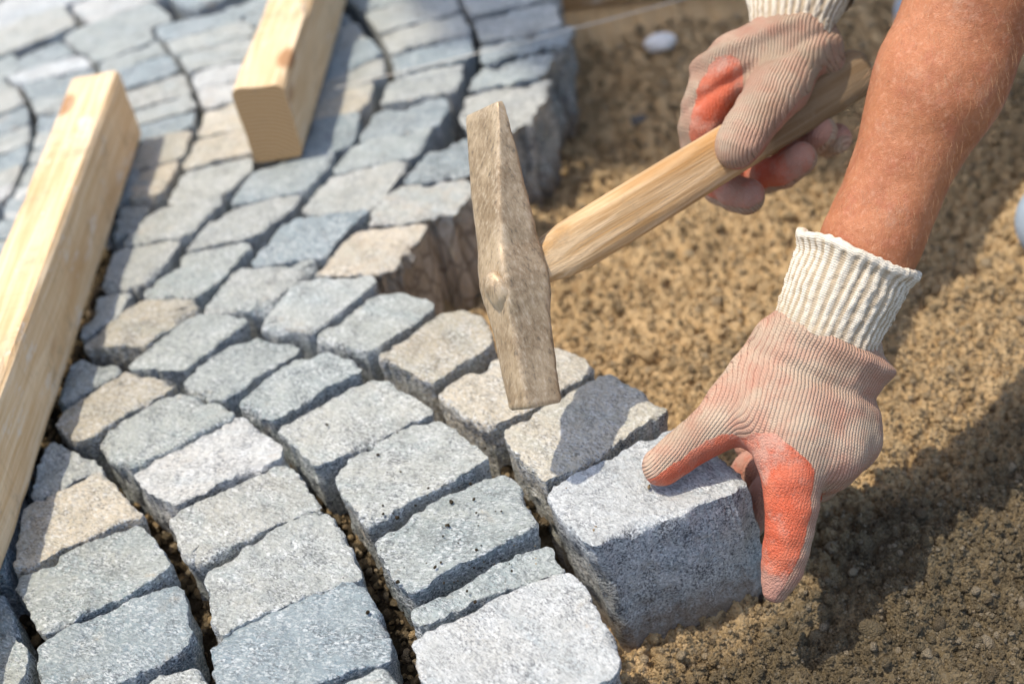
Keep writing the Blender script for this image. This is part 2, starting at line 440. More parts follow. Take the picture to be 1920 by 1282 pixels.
def soil_z(x, y):
    P = np.stack([x, y, np.zeros_like(x)], -1)
    near = np.exp(-(((x - 0.2) / 0.42) ** 4 + ((y - 0.78) / 0.62) ** 4))
    h = 0.013 * noise(P, 10, 3, 2) * np.exp(-(x / 3) ** 2 - ((y - 1) / 3) ** 2) + 0.006 * near * noise(P, 32, 5, 3)
    h += near * (0.0040 * noise(P, 95, 9, 3) + 0.0016 * np.abs(noise(P, 300, 12, 2)))
    wx = x + 0.002 * noise(P, 180, 61, 2); wy = y + 0.002 * noise(P, 180, 62, 2)
    h += near * (0.0082 * np.clip(1 - worley(wx, wy, 0.0105, 5) ** 1.6, -0.7, 1) + 0.0040 * np.clip(1 - worley(wx, wy, 0.0052, 6) ** 2, -0.8, 1) - 0.006)
    z = -0.094 + h
    z += 0.003 * np.exp(-(((x - 0.17) / 0.05) ** 2 + ((y - 0.50) / 0.06) ** 2))      # little heap beside the stone being set
    z += 0.03 * np.clip((y - 1.15) / 0.5, 0, 1)
    p = paved(x, y)
    return z * (1 - p) + p * (-0.046 + 0.45 * h)
def axis(lo, hi, step, far, grow=1.16):
    a = list(np.arange(lo, hi + step / 2, step))
    s = step; v = a[-1]
    while v < far: s *= grow; v += s; a.append(v)
    s = step; v = a[0]; pre = []
    while v > -far: s *= grow; v -= s; pre.append(v)
    return np.array(pre[::-1] + a)
gx = axis(-0.02, 0.42, 0.00155, 60); gy = axis(0.37, 1.02, 0.0016, 60)
X, Y = np.meshgrid(gx, gy)
Z = soil_z(X, Y)
V = np.stack([X, Y, Z], -1).reshape(-1, 3)
nx, ny = len(gx), len(gy)
ii = (np.arange(ny - 1)[:, None] * nx + np.arange(nx - 1)[None]).ravel()
me = new_mesh('ground', V, np.stack([ii, ii + 1, ii + nx + 1, ii + nx], 1))
fattr(me, 'tone', 0.5 + 0.5 * noise(V, 40, 4, 3))
fattr(me, 'damp_shade', damp_shade(V[:, 0], V[:, 1]))
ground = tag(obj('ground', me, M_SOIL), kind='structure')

# crumbs of soil ------------------------------------------------------------
def ico(sub):
    g = (1 + 5 ** .5) / 2
    v = [(-1, g, 0), (1, g, 0), (-1, -g, 0), (1, -g, 0), (0, -1, g), (0, 1, g), (0, -1, -g), (0, 1, -g), (g, 0, -1), (g, 0, 1), (-g, 0, -1), (-g, 0, 1)]
    f = [(0, 11, 5), (0, 5, 1), (0, 1, 7), (0, 7, 10), (0, 10, 11), (1, 5, 9), (5, 11, 4), (11, 10, 2), (10, 7, 6), (7, 1, 8), (3, 9, 4), (3, 4, 2), (3, 2, 6), (3, 6, 8), (3, 8, 9), (4, 9, 5), (2, 4, 11), (6, 2, 10), (8, 6, 7), (9, 8, 1)]
    v = [np.array(p) / np.linalg.norm(p) for p in v]
    for _ in range(sub):
        c = {}; nf = []
        def mid(a, b):
            k = (min(a, b), max(a, b))
            if k not in c:
                m = v[a] + v[b]; v.append(m / np.linalg.norm(m)); c[k] = len(v) - 1
            return c[k]
        for a, b, d in f:
            x, y, z = mid(a, b), mid(b, d), mid(d, a)
            nf += [(a, x, z), (b, y, x), (d, z, y), (x, y, z)]
        f = nf
    return np.array(v), np.array(f)
def rand_rot(n):
    q = rng.normal(size=(n, 4)); q /= np.linalg.norm(q, axis=1)[:, None]
    w, x, y, z = q.T
    return np.stack([np.stack([1 - 2 * (y * y + z * z), 2 * (x * y - z * w), 2 * (x * z + y * w)], -1),
                     np.stack([2 * (x * y + z * w), 1 - 2 * (x * x + z * z), 2 * (y * z - x * w)], -1),
                     np.stack([2 * (x * z - y * w), 2 * (y * z + x * w), 1 - 2 * (x * x + y * y)], -1)], -2)
def clods(C, R, sub, seed):
    """lumpy balls of radius R at C as one vertex / face set"""
    v, f = ico(sub); n = len(C)
    Vv = np.repeat(v[None], n, 0)
    jit = noise(Vv * 1.3 + rng.uniform(0, 900, (n, 1, 3)), 1.0, seed, 2)
    sq = rng.uniform(0.65, 1.15, (n, 1, 3))
    Vv = Vv * (1 + 0.42 * jit[..., None]) * sq
    Vv = np.einsum('nij,nkj->nki', rand_rot(n), Vv) * R[:, None, None] + C[:, None]
    Ff = f[None] + (np.arange(n) * len(v))[:, None, None]
    return Vv.reshape(-1, 3), Ff.reshape(-1, 3), len(v)

def scatter(n, x0, x1, y0, y1, keep):
    x = rng.uniform(x0, x1, n); y = rng.uniform(y0, y1, n)
    k = keep(x, y); return x[k], y[k]
parts = []
def add_crumbs(n, box, rmin, rmax, sub, seed, bury=0.25, power=2.2):
    x, y = scatter(n, *box, lambda x, y: (paved(x, y) < 0.35))
    r = rmin + (rmax - rmin) * rng.random(len(x)) ** power
    # clumps: fewer crumbs in hollows
    k = noise(np.stack([x, y, 0 * x], -1), 60, 21, 2) > -0.6
    x, y, r = x[k], y[k], r[k]
    C = np.stack([x, y, soil_z(x, y) + r * (1 - 2 * bury) * 0.6], -1)
    parts.append((clods(C, r, sub, seed), np.clip(rng.normal(0.5, 0.34, len(x)), 0, 1)))
add_crumbs(46000, (0.0, 0.37, 0.37, 0.80), 0.0006, 0.0018, 0, 31)
add_crumbs(6500, (0.0, 0.37, 0.37, 0.80), 0.0011, 0.0034, 1, 32, power=3.2)
add_crumbs(15000, (0.0, 0.50, 0.78, 1.30), 0.0010, 0.0032, 0, 33)
add_crumbs(2200, (0.0, 0.50, 0.78, 1.30), 0.002, 0.0050, 1, 34, power=3.0)
add_crumbs(190, (0.02, 0.40, 0.36, 1.15), 0.0035, 0.0085, 2, 35, 0.40, 2.5)
# a few crumbs spilled on the stones and lying in the joints
sp = []
for _ in range(70):
    px, py = rnd.gauss(860, 130), rnd.gauss(1010, 85)
    sp.append((*onz(px, py, 0.001)[:2], 0.001, 0.0004 + 0.0010 * rnd.random() ** 2))
for _ in range(1600):
    px, py = rnd.uniform(-40, 1240), rnd.uniform(460, 1340)
    q = onz(px, py, -0.06)
    if paved(q[0], q[1]) > 0.8:
        sp.append((q[0], q[1], -0.043 + 0.004 * rnd.random(), 0.0015 + 0.004 * rnd.random() ** 2))
sp = np.array(sp)
parts.append((clods(sp[:, :3], sp[:, 3], 1, 36), np.clip(rng.normal(0.35, 0.2, len(sp)), 0, 1)))
VV, FF, TT = [], [], []; off = 0
for (v, f, nv), tone in parts:
    VV.append(v); FF.append(f + off); TT.append(np.repeat(tone, nv)); off += len(v)
me = new_mesh('soil_crumbs', np.concatenate(VV), np.concatenate(FF), smooth=True)
fattr(me, 'tone', np.concatenate(TT))
_v = np.concatenate(VV); fattr(me, 'damp_shade', damp_shade(_v[:, 0], _v[:, 1]))
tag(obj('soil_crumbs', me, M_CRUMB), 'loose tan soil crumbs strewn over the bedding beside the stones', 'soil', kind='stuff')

# ------------------------------------------------------------------ paving stones
def resample(P, n):
    P = np.asarray(P); Q = np.vstack([P, P[:1]])
    d = np.r_[0, np.cumsum(np.linalg.norm(np.diff(Q, axis=0), axis=1))]
    t = np.linspace(0, d[-1], n, endpoint=False)
    return np.stack([np.interp(t, d, Q[:, i]) for i in range(2)], -1)
def chaikin(P, it, q=0.25):
    for _ in range(it):
        N = np.roll(P, -1, 0)
        P = np.stack([P * (1 - q) + N * q, P * q + N * (1 - q)], 1).reshape(-1, 2)
    return P
def build_stone(poly, seed, lod=1, depth=0.092, shift=(0, 0), taper=0.06, rough=1.0, edge=0.0042, craggy=0.0):
    """poly: outline of the upper face (world x, y). Returns vertices relative to the centroid and the centroid."""
    P = np.array(poly, dtype=float)[:, :2]
    area = 0.5 * np.sum(P[:, 0] * np.roll(P[:, 1], -1) - np.roll(P[:, 0], -1) * P[:, 1])
    if area < 0: P = P[::-1]
    n = (56, 112, 168)[lod]
    P = resample(chaikin(P, 1, 0.07), n)
    P = resample(P, n)
    c = P.mean(0)
    T = np.roll(P, -1, 0) - np.roll(P, 1, 0); T /= np.linalg.norm(T, axis=1)[:, None] + 1e-9
    N = np.stack([T[:, 1], -T[:, 0]], -1)
    P3 = np.c_[P, np.zeros(n)] + seed * 3.7
    P = P + N * (0.0004 + 0.0026 * rough * noise(P3, 48, seed, 3) + 0.0016 * rough * noise(P3, 240, seed + 5, 2))[:, None]
    er = edge * (0.20 + 0.6 * np.clip(noise(P3, 48, seed + 2, 3) + 0.1, -0.25, 1)) + 0.024 * np.clip(noise(P3, 40, seed + 9, 3) - 0.24, 0, 1)
    rings = []
    kt, ke, ks = ((7, 4, 5), (16, 6, 12), (26, 8, 20))[lod]
    inner = P - N * er[:, None]
    for k in range(1, kt + 1):
        s = (k / kt) ** 0.8
        rings.append(np.c_[c + (inner - c) * s, np.zeros(n)])
    for k in range(1, ke + 1):
        a = k / ke * math.pi / 2
        rings.append(np.c_[inner + N * (er * math.sin(a))[:, None] + N * 0.0008 * math.sin(a), -er * (1 - math.cos(a)) * 0.95])
    zlast = rings[-1][:, 2]
    for k in range(1, ks + 1):
        s = (k / ks) ** 1.1
        z = zlast * (1 - s) - depth * s
        q = c + (P + N * 0.0008 - c) * (1 - taper * s)
        rings.append(np.c_[q[:, 0] + shift[0] * s, q[:, 1] + shift[1] * s, z])
    V = np.concatenate([[[c[0], c[1], 0]]] + rings)
    V[:, :2] -= c
    W = V + np.array([seed * 1.37, seed * 0.71, 0])
    z0 = V[:, 2] > -0.004
    top = np.clip(1 + V[:, 2] / 0.006, 0, 1)
    V[:, 2] += top * rough * (0.0022 * noise(W, 22, seed + 20, 2) + 0.0016 * noise(W, 90, seed + 21, 3) + 0.0007 * noise(W, 330, seed + 22, 2))
    # a slight dome
    rr = np.linalg.norm(V[:, :2], axis=1) / 0.05
    V[:, 2] -= top * 0.0006 * np.clip(rr, 0, 1.2) ** 2
    out = np.zeros((len(V), 2)); d = np.linalg.norm(V[:, :2], axis=1)[:, None] + 1e-6
    out = V[:, :2] / d
    side = 1 - top
    amp = 0.0026 * noise(W, 40, seed + 30, 3) + 0.0018 * noise(W, 170, seed + 31, 3)
    if craggy:
        amp = amp + craggy * (np.abs(noise(W * np.array([1, 1, 0.16]), 95, seed + 40, 2)) * 2 - 0.9) * np.clip(-V[:, 2] / 0.01, 0, 1)
    V[:, :2] += out * (side * rough * amp)[:, None]
    F = []
    i0 = 1
    for j in range(n): F.append((0, i0 + j, i0 + (j + 1) % n))
    nr = len(rings)
    for k in range(nr - 1):
        a, b = 1 + k * n, 1 + (k + 1) * n
        for j in range(n):
            jj = (j + 1) % n
            F.append((a + j, b + j, b + jj, a + jj))
    F.append(tuple(1 + (nr - 1) * n + j for j in range(n))[::-1])
    return V, F, c

pavement = bpy.data.objects.new('pavement', None)
COL.objects.link(pavement)
tag(pavement, 'fan of grey granite setts laid in curved courses', kind='structure')

GREY = (0.425, 0.455, 0.425); BLUE = (0.345, 0.40, 0.41); WARM = (0.64, 0.565, 0.435); PALE = (0.505, 0.515, 0.47); WHITE = (0.62, 0.63, 0.61); TAN = (0.53, 0.465, 0.35)  # setts' own tints; WARM also paints sunlit patches, BLUE the cool shade
STONES = [   # outline of each upper face in the photograph, tint, lift (m)
 ([(935,815),(1140,705),(1225,755),(1245,772),(1160,828),(1040,893),(1022,902)], WARM, .001),
 ([(822,738),(842,715),(925,672),(1042,649),(1120,690),(1058,725),(948,780),(912,795)], WARM, .0),
 ([(704,668),(830,585),(872,579),(906,596),(924,640),(855,682),(808,712)], TAN, .0),
 ([(590,635),(710,552),(748,548),(812,568),(775,605),(705,648),(685,656)], GREY, .001),
 ([(482,612),(568,528),(690,520),(704,532),(665,560),(592,618)], PALE, .001),
 ([(373,587),(447,502),(582,485),(594,493),(508,570),(482,580)], PALE, .0),
 ([(266,556),(350,475),(462,455),(470,465),(392,540),(372,555)], GREY, .0),
 ([(192,540),(215,470),(340,447),(280,530)], PALE, .0),
 ([(780,1212),(810,1192),(955,1120),(1045,1084),(1072,1081),(1088,1097),(1150,1207),(1160,1268),(850,1400),(795,1280)], WHITE, .004),
 ([(870,1425),(1172,1282),(1215,1350),(950,1480)], GREY, .0),
 ([(768,1146),(935,1057),(1020,1017),(1033,1027),(1058,1066),(943,1100),(843,1143),(785,1175)], GREY, -.002),
 ([(700,1016),(712,1000),(835,932),(945,892),(965,896),(1005,985),(955,1010),(900,1037),(830,1068),(765,1100),(738,1075)], GREY, .0),
 ([(630,890),(658,865),(725,825),(790,796),(825,789),(845,802),(918,858),(880,880),(825,910),(760,942),(690,975),(645,930)], PALE, .001),
 ([(517,807),(700,709),(727,720),(797,757),(806,777),(770,787),(675,834),(590,868),(560,838)], PALE, .001),
 ([(450,756),(484,724),(558,678),(618,660),(665,680),(678,695),(640,712),(575,754),(512,790),(490,783)], GREY, .0),
 ([(344,718),(372,690),(430,652),(482,635),(556,648),(550,660),(478,702),(424,748),(392,743)], GREY, .0),
 ([(238,688),(285,648),(345,602),(375,592),(466,598),(448,620),(390,658),(350,692),(325,694)], GREY, .0),
 ([(160,648),(260,570),(362,562),(373,572),(325,610),(278,645),(185,652)], TAN, .001),
 ([(150,632),(183,553),(245,547),(215,590)], PALE, -.001),
 ([(398,1210),(450,1170),(585,1112),(645,1091),(672,1102),(690,1120),(735,1232),(700,1240),(620,1265),(550,1295),(420,1330),(405,1260)], BLUE, .0),
 ([(600,1295),(722,1250),(738,1268),(780,1340),(640,1400)], PALE, .0),
 ([(385,1070),(400,1052),(512,997),(575,973),(612,966),(628,975),(670,1057),(680,1082),(590,1110),(480,1154),(415,1187),(402,1165)], PALE, .001),
 ([(318,975),(345,960),(420,925),(532,871),(550,882),(600,960),(545,970),(470,1008),(400,1037),(352,1042)], PALE, .001),
 ([(256,892),(275,872),(390,820),(437,787),(455,784),(487,810),(530,840),(520,860),(450,885),(380,925),(330,948),(275,915)], WHITE, .001),
 ([(189,830),(207,807),(337,739),(357,740),(425,772),(433,785),(395,802),(335,840),(275,867),(240,873),(205,855)], GREY, .001),
 ([(105,800),(128,772),(237,700),(260,702),(322,722),(325,730),(225,785),(175,818),(140,825)], TAN, .002),
 ([(110,735),(130,685),(150,672),(185,680),(215,680),(222,692),(175,718),(120,752)], GREY, -.001),
 ([(74,1207),(112,1184),(225,1134),(327,1093),(338,1102),(358,1200),(288,1243),(238,1267),(180,1300),(85,1330),(75,1260)], BLUE, .0),
 ([(265,1290),(325,1260),(365,1256),(375,1278),(400,1340),(300,1370)], PALE, .0),
 ([(32,1100),(40,1087),(175,1015),(250,991),(268,992),(318,1060),(300,1078),(240,1110),(150,1152),(78,1190),(60,1150)], GREY, .001),
 ([(30,1062),(50,950),(182,888),(200,898),(265,965),(212,980),(137,1022),(60,1058)], WARM, .0),
 ([(60,930),(85,840),(98,828),(140,845),(175,858),(192,880),(160,888),(105,922)], PALE, -.001),
 ([(-60,1120),(0,1112),(15,1140),(30,1185),(-10,1195),(-80,1200)], BLUE, -.002),
 ([(-70,1230),(0,1190),(18,1193),(40,1215),(42,1260),(25,1300),(-60,1330)], GREY, -.001),
 ([(582,515),(665,435),(800,422),(780,445),(752,480),(740,508),(700,515)], WARM, .001),
 ([(470,492),(540,415),(692,392),(620,462),(608,482)], BLUE, .0),
 ([(345,470),(425,392),(560,365),(552,385),(490,440),(440,452)], PALE, .0),
 ([(228,462),(290,395),(418,365),(412,380),(350,445)], PALE, .0),
 ([(212,440),(225,385),(278,380),(250,425)], GREY, -.002),
 ([(688,416),(722,368),(760,352),(872,335),(900,352),(850,398),(798,414),(695,422)], PALE, .001),
 ([(565,392),(612,335),(765,297),(722,362),(695,390),(590,402)], PALE, .0),
 ([(430,382),(475,322),(628,280),(610,318),(570,358)], BLUE, .0),
 ([(312,382),(342,322),(470,290),(472,315),(425,358)], PALE, .0),
 ([(240,375),(262,320),(338,303),(305,355)], WARM, .0),
 ([(765,342),(800,282),(870,262),(950,255),(955,275),(890,330)], BLUE, .0),
 ([(625,318),(665,272),(810,237),(778,290),(640,322)], GREY, .0),
 ([(672,265),(702,212),(835,178),(842,205),(820,234)], BLUE, .0),
 ([(530,312),(590,225),(672,208),(665,255),(655,270)], BLUE, .0),
 ([(560,245),(602,172),(698,152),(688,190),(670,206)], WARM, .0),
 ([(712,195),(738,148),(866,117),(860,160),(845,172)], PALE, .0),
 ([(738,140),(740,105),(880,68),(884,105)], BLUE, .0),
 ([(730,98),(718,64),(865,24),(880,60)], PALE, .0),
 ([(712,58),(685,24),(845,-15),(862,17)], PALE, .0),
 ([(680,18),(640,-10),(815,-55),(842,-22)], GREY, .0),
 ([(878,170),(902,124),(1036,97),(1020,141)], GREY, .0),
 ([(860,222),(880,182),(1028,147),(1003,212),(955,240),(880,250)], PALE, .0),
 ([(905,113),(903,88),(1068,50),(1060,86)], BLUE, .0),
 ([(902,77),(890,36),(1040,2),(1050,45)], PALE, .0),
 ([(885,28),(862,-10),(1035,-48),(1053,-10)], PALE, .0),
 ([(855,-16),(830,-50),(1010,-88),(1032,-54)], GREY, .0),
 ([(340,315),(370,265),(462,242),(520,270),(470,285)], WARM, .0),
 ([(372,252),(385,210),(440,195),(520,180),(530,230),(455,238)], WARM, .0),
 ([(235,318),(265,262),(358,243),(340,294)], WARM, .0),
]
def band(left, right, n, tint):
    def at(pl, t):
        pl = np.array(pl, float); d = np.r_[0, np.cumsum(np.linalg.norm(np.diff(pl, axis=0), axis=1))]; d /= d[-1]
        return np.array([np.interp(t, d, pl[:, i]) for i in range(2)])
    cut = [0.0]
    for i in range(n): cut.append(cut[-1] + rnd.uniform(0.8, 1.2))
    cut = np.array(cut) / cut[-1]
    for i in range(n):
        g = 0.05 / n
        a, b = cut[i] + g, cut[i + 1] - g
        q = [at(left, b), at(left, a), at(right, a), at(right, b)]
        c = sum(q) / 4
        q = [tuple(c + (p - c) * np.array((0.948, 0.975))) for p in q]
        STONES.append((q, rnd.choice(tint), rnd.uniform(-.001, .001)))
COOL = [BLUE, PALE, PALE, GREY, PALE, BLUE, WHITE]
# courses farther off, between two joints each
band([(285,52),(332,108),(362,148),(378,203)], [(430,22),(474,47),(522,110),(540,172)], 5, COOL)
band([(158,102),(186,122),(206,170),(226,225),(240,270)], [(278,52),(326,112),(354,152),(368,205),(362,238)], 6, COOL)
band([(5,140),(50,168),(66,215),(66,262),(52,300),(35,338),(2,400)], [(150,104),(180,128),(198,180),(206,240),(192,300),(170,340),(135,395)], 9, COOL)
band([(-135,185),(-95,230),(-80,280),(-92,330),(-125,390),(-160,440)], [(-3,142),(42,172),(56,220),(54,280),(36,325),(10,372)], 7, COOL)
band([(412,16),(470,42),(520,95),(548,150),(560,215)], [(560,-25),(625,5),(690,60),(720,105),(724,140)], 6, COOL)
band([(-40,455),(5,408),(36,348)], [(95,425),(140,392),(165,350)], 2, COOL)
band([(-30,555),(-15,520),(-32,462)], [(60,545),(75,490),(92,432)], 3, COOL)
band([(-60,760),(-45,680),(-40,565)], [(20,740),(45,660),(62,552)], 4, COOL)
band([(-100,1090),(-80,960),(-65,780)], [(10,1080),(25,930),(20,760)], 5, COOL)
# the next fans beyond
def to_px(p):
    v = np.array([p[0], p[1], 0]) - CAM; z = v @ CF
    return (960 + FPX * (v @ CR) / z, 641 - FPX * (v @ CU) / z)
def clip_poly(poly):
    return np.array([onz(px, py)[:2] for px, py in poly])
_polys = [clip_poly(p) for p, _, _ in STONES]
def gap_at(c):
    """distance from c to the nearest stone already laid (0 inside one)"""
    best = 9.0
    for q in _polys:
        if np.abs(q.mean(0) - c).max() > 0.16: continue
        n_ = np.roll(q, -1, 0); e_ = n_ - q; w_ = c - q
        t_ = np.clip((w_ * e_).sum(1) / ((e_ * e_).sum(1) + 1e-12), 0, 1)
        dd = np.linalg.norm(w_ - e_ * t_[:, None], axis=1).min()
        cr_ = e_[:, 0] * w_[:, 1] - e_[:, 1] * w_[:, 0]
        if (cr_ > 0).all() or (cr_ < 0).all(): return 0.0
        best = min(best, dd)
    return best
for hw, hh, px_, py_, mg in ((0.049, 0.0335, 0.104, 0.072, 0.030), (0.040, 0.026, 0.083, 0.055, 0.024), (0.026, 0.022, 0.050, 0.045, 0.018)):
    for r in range(int(1.42 / py_)):
        for q in range(int(1.10 / px_)):
            c = np.array([-0.95 + px_ * q, 0.34 + py_ * r + 0.2 * py_ * (q % 3)])
            th = 0.10 + 0.55 * (c[0] + 1.15) / 1.3
            c[1] -= 0.05 * math.sin((c[0] + 0.2) * 7)
            if c[0] > 0.02 - 0.10 * max(0, c[1] - 1.25): continue
            qx, qy = to_px(c)
            if c[1] < 1.05 and (qx > -45 and qy < 1330): continue
            if c[1] < 1.05 and (c[0] > np.interp(c[1], _e[:, 1], _e[:, 0]) - 0.07 or c[0] < -0.62): continue
            if c[1] > 1.72 - 0.1 * abs(c[0] + 0.4) or (hw < 0.03 and c[1] < 1.05): continue
            if gap_at(c) < mg: continue
            ca, sa = math.cos(th), math.sin(th)
            q4 = [c + np.array([ca * a_ - sa * b_, sa * a_ + ca * b_]) for a_, b_ in ((-hw, -hh), (hw, -hh), (hw, hh), (-hw, hh))]
            _polys.append(np.array(q4))
            STONES.append(([to_px(p) for p in q4], rnd.choice(COOL), rnd.uniform(-.001, .001)))


for i, (poly, tint, lift) in enumerate(STONES):
    w = np.array([onz(px, py, 0.0) for px, py in poly])
    cy = sum(p[1] for p in poly) / len(poly)
    lod = 2 if cy > 720 else 1 if cy > 380 or (cy > 60 and min(p[0] for p in poly) > 700) else 0
    craggy = 0.0075 if i in (34, 39) else 0.005 if (i in (44, 54, 55, 56, 57, 58)) else 0.0
    V, F, c = build_stone(w, 100 + i * 13, lod, rough=(1.7 if 0 < craggy < 0.006 else 1.0) if lod else 0.8, craggy=craggy)
    me = new_mesh('paving_stone', V, F, 'angle')
    o = obj('paving_stone', me, M_CAKED if craggy > 0.006 else M_STONE, pavement, (c[0], c[1], lift + rnd.uniform(-.001, .001)))
    o.rotation_euler = (rnd.uniform(-.012, .012), rnd.uniform(-.012, .012), 0)
    j = rnd.uniform(0.90, 1.06); w_ = rnd.uniform(-0.025, 0.025)
    o.color = (tint[0] * (j + w_), tint[1] * j, tint[2] * (j - w_), 1)

# grit lying in the joints
gp = np.stack([rng.uniform(-0.36, 0.09, 26000), rng.uniform(0.42, 1.08, 26000)], -1)
gp = gp[paved(gp[:, 0], gp[:, 1]) > 0.6]
free = np.ones(len(gp), bool)
for poly, _, _ in STONES:
    q = clip_poly(poly); n_ = np.roll(q, -1, 0); e_ = n_ - q
    cr_ = e_[None, :, 0] * (gp[:, None, 1] - q[None, :, 1]) - e_[None, :, 1] * (gp[:, None, 0] - q[None, :, 0])
    sg = np.sign(np.sum(q[:, 0] * n_[:, 1] - n_[:, 0] * q[:, 1]))
    dmin = (cr_ * sg / (np.linalg.norm(e_, axis=1)[None] + 1e-9)).min(1)
    free &= dmin < 0.001
gp = gp[free][:4200]
gr_ = 0.0008 + 0.0034 * rng.random(len(gp)) ** 2.4
gv, gf, gn = clods(np.c_[gp, -0.046 + 0.006 * rng.random(len(gp)) + gr_ * 0.5], gr_, 1, 47)
me = new_mesh('joint_grit', gv, gf)
fattr(me, 'tone', np.repeat(np.clip(rng.normal(0.5, 0.3, len(gp)), 0, 1), gn)); fattr(me, 'damp_shade', np.repeat(rng.uniform(0.3, 1.15, len(gp)), gn))
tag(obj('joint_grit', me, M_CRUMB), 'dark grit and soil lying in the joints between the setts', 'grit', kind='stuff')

# the stone being set -----------------------------------------------------------
hs = [(1027, 925), (1040, 910), (1262, 800), (1290, 812), (1398, 890), (1400, 905), (1120, 1022), (1095, 1015)]
w = np.array([onz(px, py, 0.0) for px, py in hs])
V, F, c = build_stone(w, 4242, 2, depth=0.108, shift=(0.012, -0.001), taper=0.0, rough=1.05, edge=0.0075)
o = obj('granite_sett', new_mesh('granite_sett', V, F, 'angle'), M_STONE, None, (c[0], c[1], 0.001))
o.color = (0.55, 0.565, 0.555, 1)
tag(o, 'speckled grey granite sett under the gloved hand, being set at the end of its course', 'paving stone')

# ------------------------------------------------------------------ timber
def beam(name, corner, direc, width_dir, length, width, height, mat, seed, wane=True):
    """corner: base corner; runs along direc"""
    nL, nW, nH = int(length / 0.012), 6, 8
    d = np.array(direc) / np.linalg.norm(direc); w = np.array(width_dir) - np.dot(width_dir, d) * d; w /= np.linalg.norm(w)
    # section outline
    sec = []
    r = 0.0022
    for (cx, cz, a0) in ((width - r, r, -90), (width - r, height - r, 0), (r, height - r, 90), (r, r, 180)):
        for k in range(4):
            a = math.radians(a0 + 30 * k)
            sec.append((cx + r * math.cos(a), cz + r * math.sin(a)))
    sec = resample(np.array(sec), 44)
    L = np.linspace(0, length, nL)
    n = len(sec); V = []
    for l in L:
        for (a, z) in sec:
            V.append((a, l, z))
    V = np.array(V)
    cc = np.array([width / 2, 0, height / 2])
    nn = noise(V * np.array([1, 0.25, 1]) + seed, 30, seed, 2) * 0.0014 + noise(V * np.array([1, .4, 1]) + seed, 120, seed + 1, 2) * 0.0007
    dirn = V - cc; dirn[:, 1] = 0; dirn /= np.linalg.norm(dirn, axis=1)[:, None]
    V = V + dirn * nn[:, None]
    if wane:   # bark edge missing along the upper edges here and there
        for side in (0, 1):
            e = np.clip(noise(np.stack([V[:, 1] + seed + side * 9, 0 * V[:, 1], 0 * V[:, 1]], -1), 11, seed + 3, 3) - 0.12, 0, 1) * 0.02
            dist = (width - V[:, 0] if side else V[:, 0]) + (height - V[:, 2])
            cut = np.clip(e - dist, 0, 1)
            V[:, 2] -= cut * 0.6; V[:, 0] += (-1 if side else 1) * cut * 0.4
    F = []
    for k in range(nL - 1):
        for j in range(n):
            jj = (j + 1) % n
            F.append((k * n + j, k * n + jj, (k + 1) * n + jj, (k + 1) * n + j))
    F.append(tuple(range(n))[::-1]); F.append(tuple((nL - 1) * n + j for j in range(n)))
    me = new_mesh(name, V, F, smooth=False)
    o = obj(name, me, mat)
    o.matrix_world = Matrix(((w[0], d[0], 0, corner[0]), (w[1], d[1], 0, corner[1]), (0, 0, 1, corner[2]), (0, 0, 0, 1)))
    return o
M_PINE = mat_wood('pine', 1)
ZB = 0.0035
A = onz(270, 262); B = onz(0, 1113)
dA = (B - A) / np.linalg.norm(B - A)
o = beam('timber_batten', A + np.array([0, 0, ZB]), dA, (-1, 0, 0), 0.86, 0.041, 0.064, M_PINE, 3)
tag(o, 'long pale pine batten crossing the setts at the left edge', 'timber', 'timber battens lying on the setts')
M1 = onz(480, 312); M2 = onz(567, 290); Mf = onz(655, -20)
dM = (Mf - M2) / np.linalg.norm(Mf - M2)
o = beam('timber_batten', M1 + np.array([0, 0, ZB]), dM, M2 - M1, 0.80, 0.042, 0.068, M_PINE, 8)
tag(o, 'pale pine batten with its square cut end pointing at the viewer', 'timber', 'timber battens lying on the setts')
p0 = onz(1040, 24, -0.075); p1 = onz(1300, -8, -0.075)
o = beam('plank', p0, p1 - p0, (p0 - p1)[[1, 0, 2]] * np.array([1, -1, 1]), 0.20, 0.10, 0.022, mat_wood('plank_wood', 1, (0.36, 0.22, 0.10), (0.48, 0.31, 0.16)), 15, False)
tag(o, 'tan plank lying on the soil far behind the setts', 'plank')

def tube(path, rad, seg=8):
    path = np.array(path, float); n = len(path)
    V = []; F = []
    for i in range(n):
        t = path[min(i + 1, n - 1)] - path[max(i - 1, 0)]; t /= np.linalg.norm(t)
        a = np.cross(t, (0, 0, 1)); a /= np.linalg.norm(a) + 1e-9; b = np.cross(a, t)
        r = rad[i] if hasattr(rad, '__len__') else rad
        for k in range(seg):
            th = 2 * math.pi * k / seg
            V.append(path[i] + r * (math.cos(th) * a + math.sin(th) * b))
    for i in range(n - 1):
        for k in range(seg):
            kk = (k + 1) % seg
            F.append((i * seg + k, i * seg + kk, (i + 1) * seg + kk, (i + 1) * seg + k))
    F.append(tuple(range(seg))); F.append(tuple((n - 1) * seg + k for k in range(seg))[::-1])
    return np.array(V), F
s0 = onz(626, 166, 0.012); s1 = onz(1250, 0, 0.018)
s2 = s1 + (s1 - s0) * 0.6
V, F = tube([s0 + (s2 - s0) * t + np.array([0, 0, -0.004 * math.sin(math.pi * t)]) for t in np.linspace(0, 1, 40)], 0.0006, 8)
tag(obj('string_line', new_mesh('string_line', V, F), mat_plain('twine', (0.66, 0.61, 0.52), (0.76, 0.71, 0.62), 900)), 'thin taut cream mason string stretched over the setts', 'string')
V, F = tube([s2 + np.array([0, 0, -0.22]), s2 + np.array([0, 0, 0.03]), s2 + np.array([0, 0, 0.05])], [0.012, 0.012, 0.011], 10)
tag(obj('wooden_stake', new_mesh('wooden_stake', V, F, False), M_PINE), 'short wooden stake holding the far end of the string', 'stake')

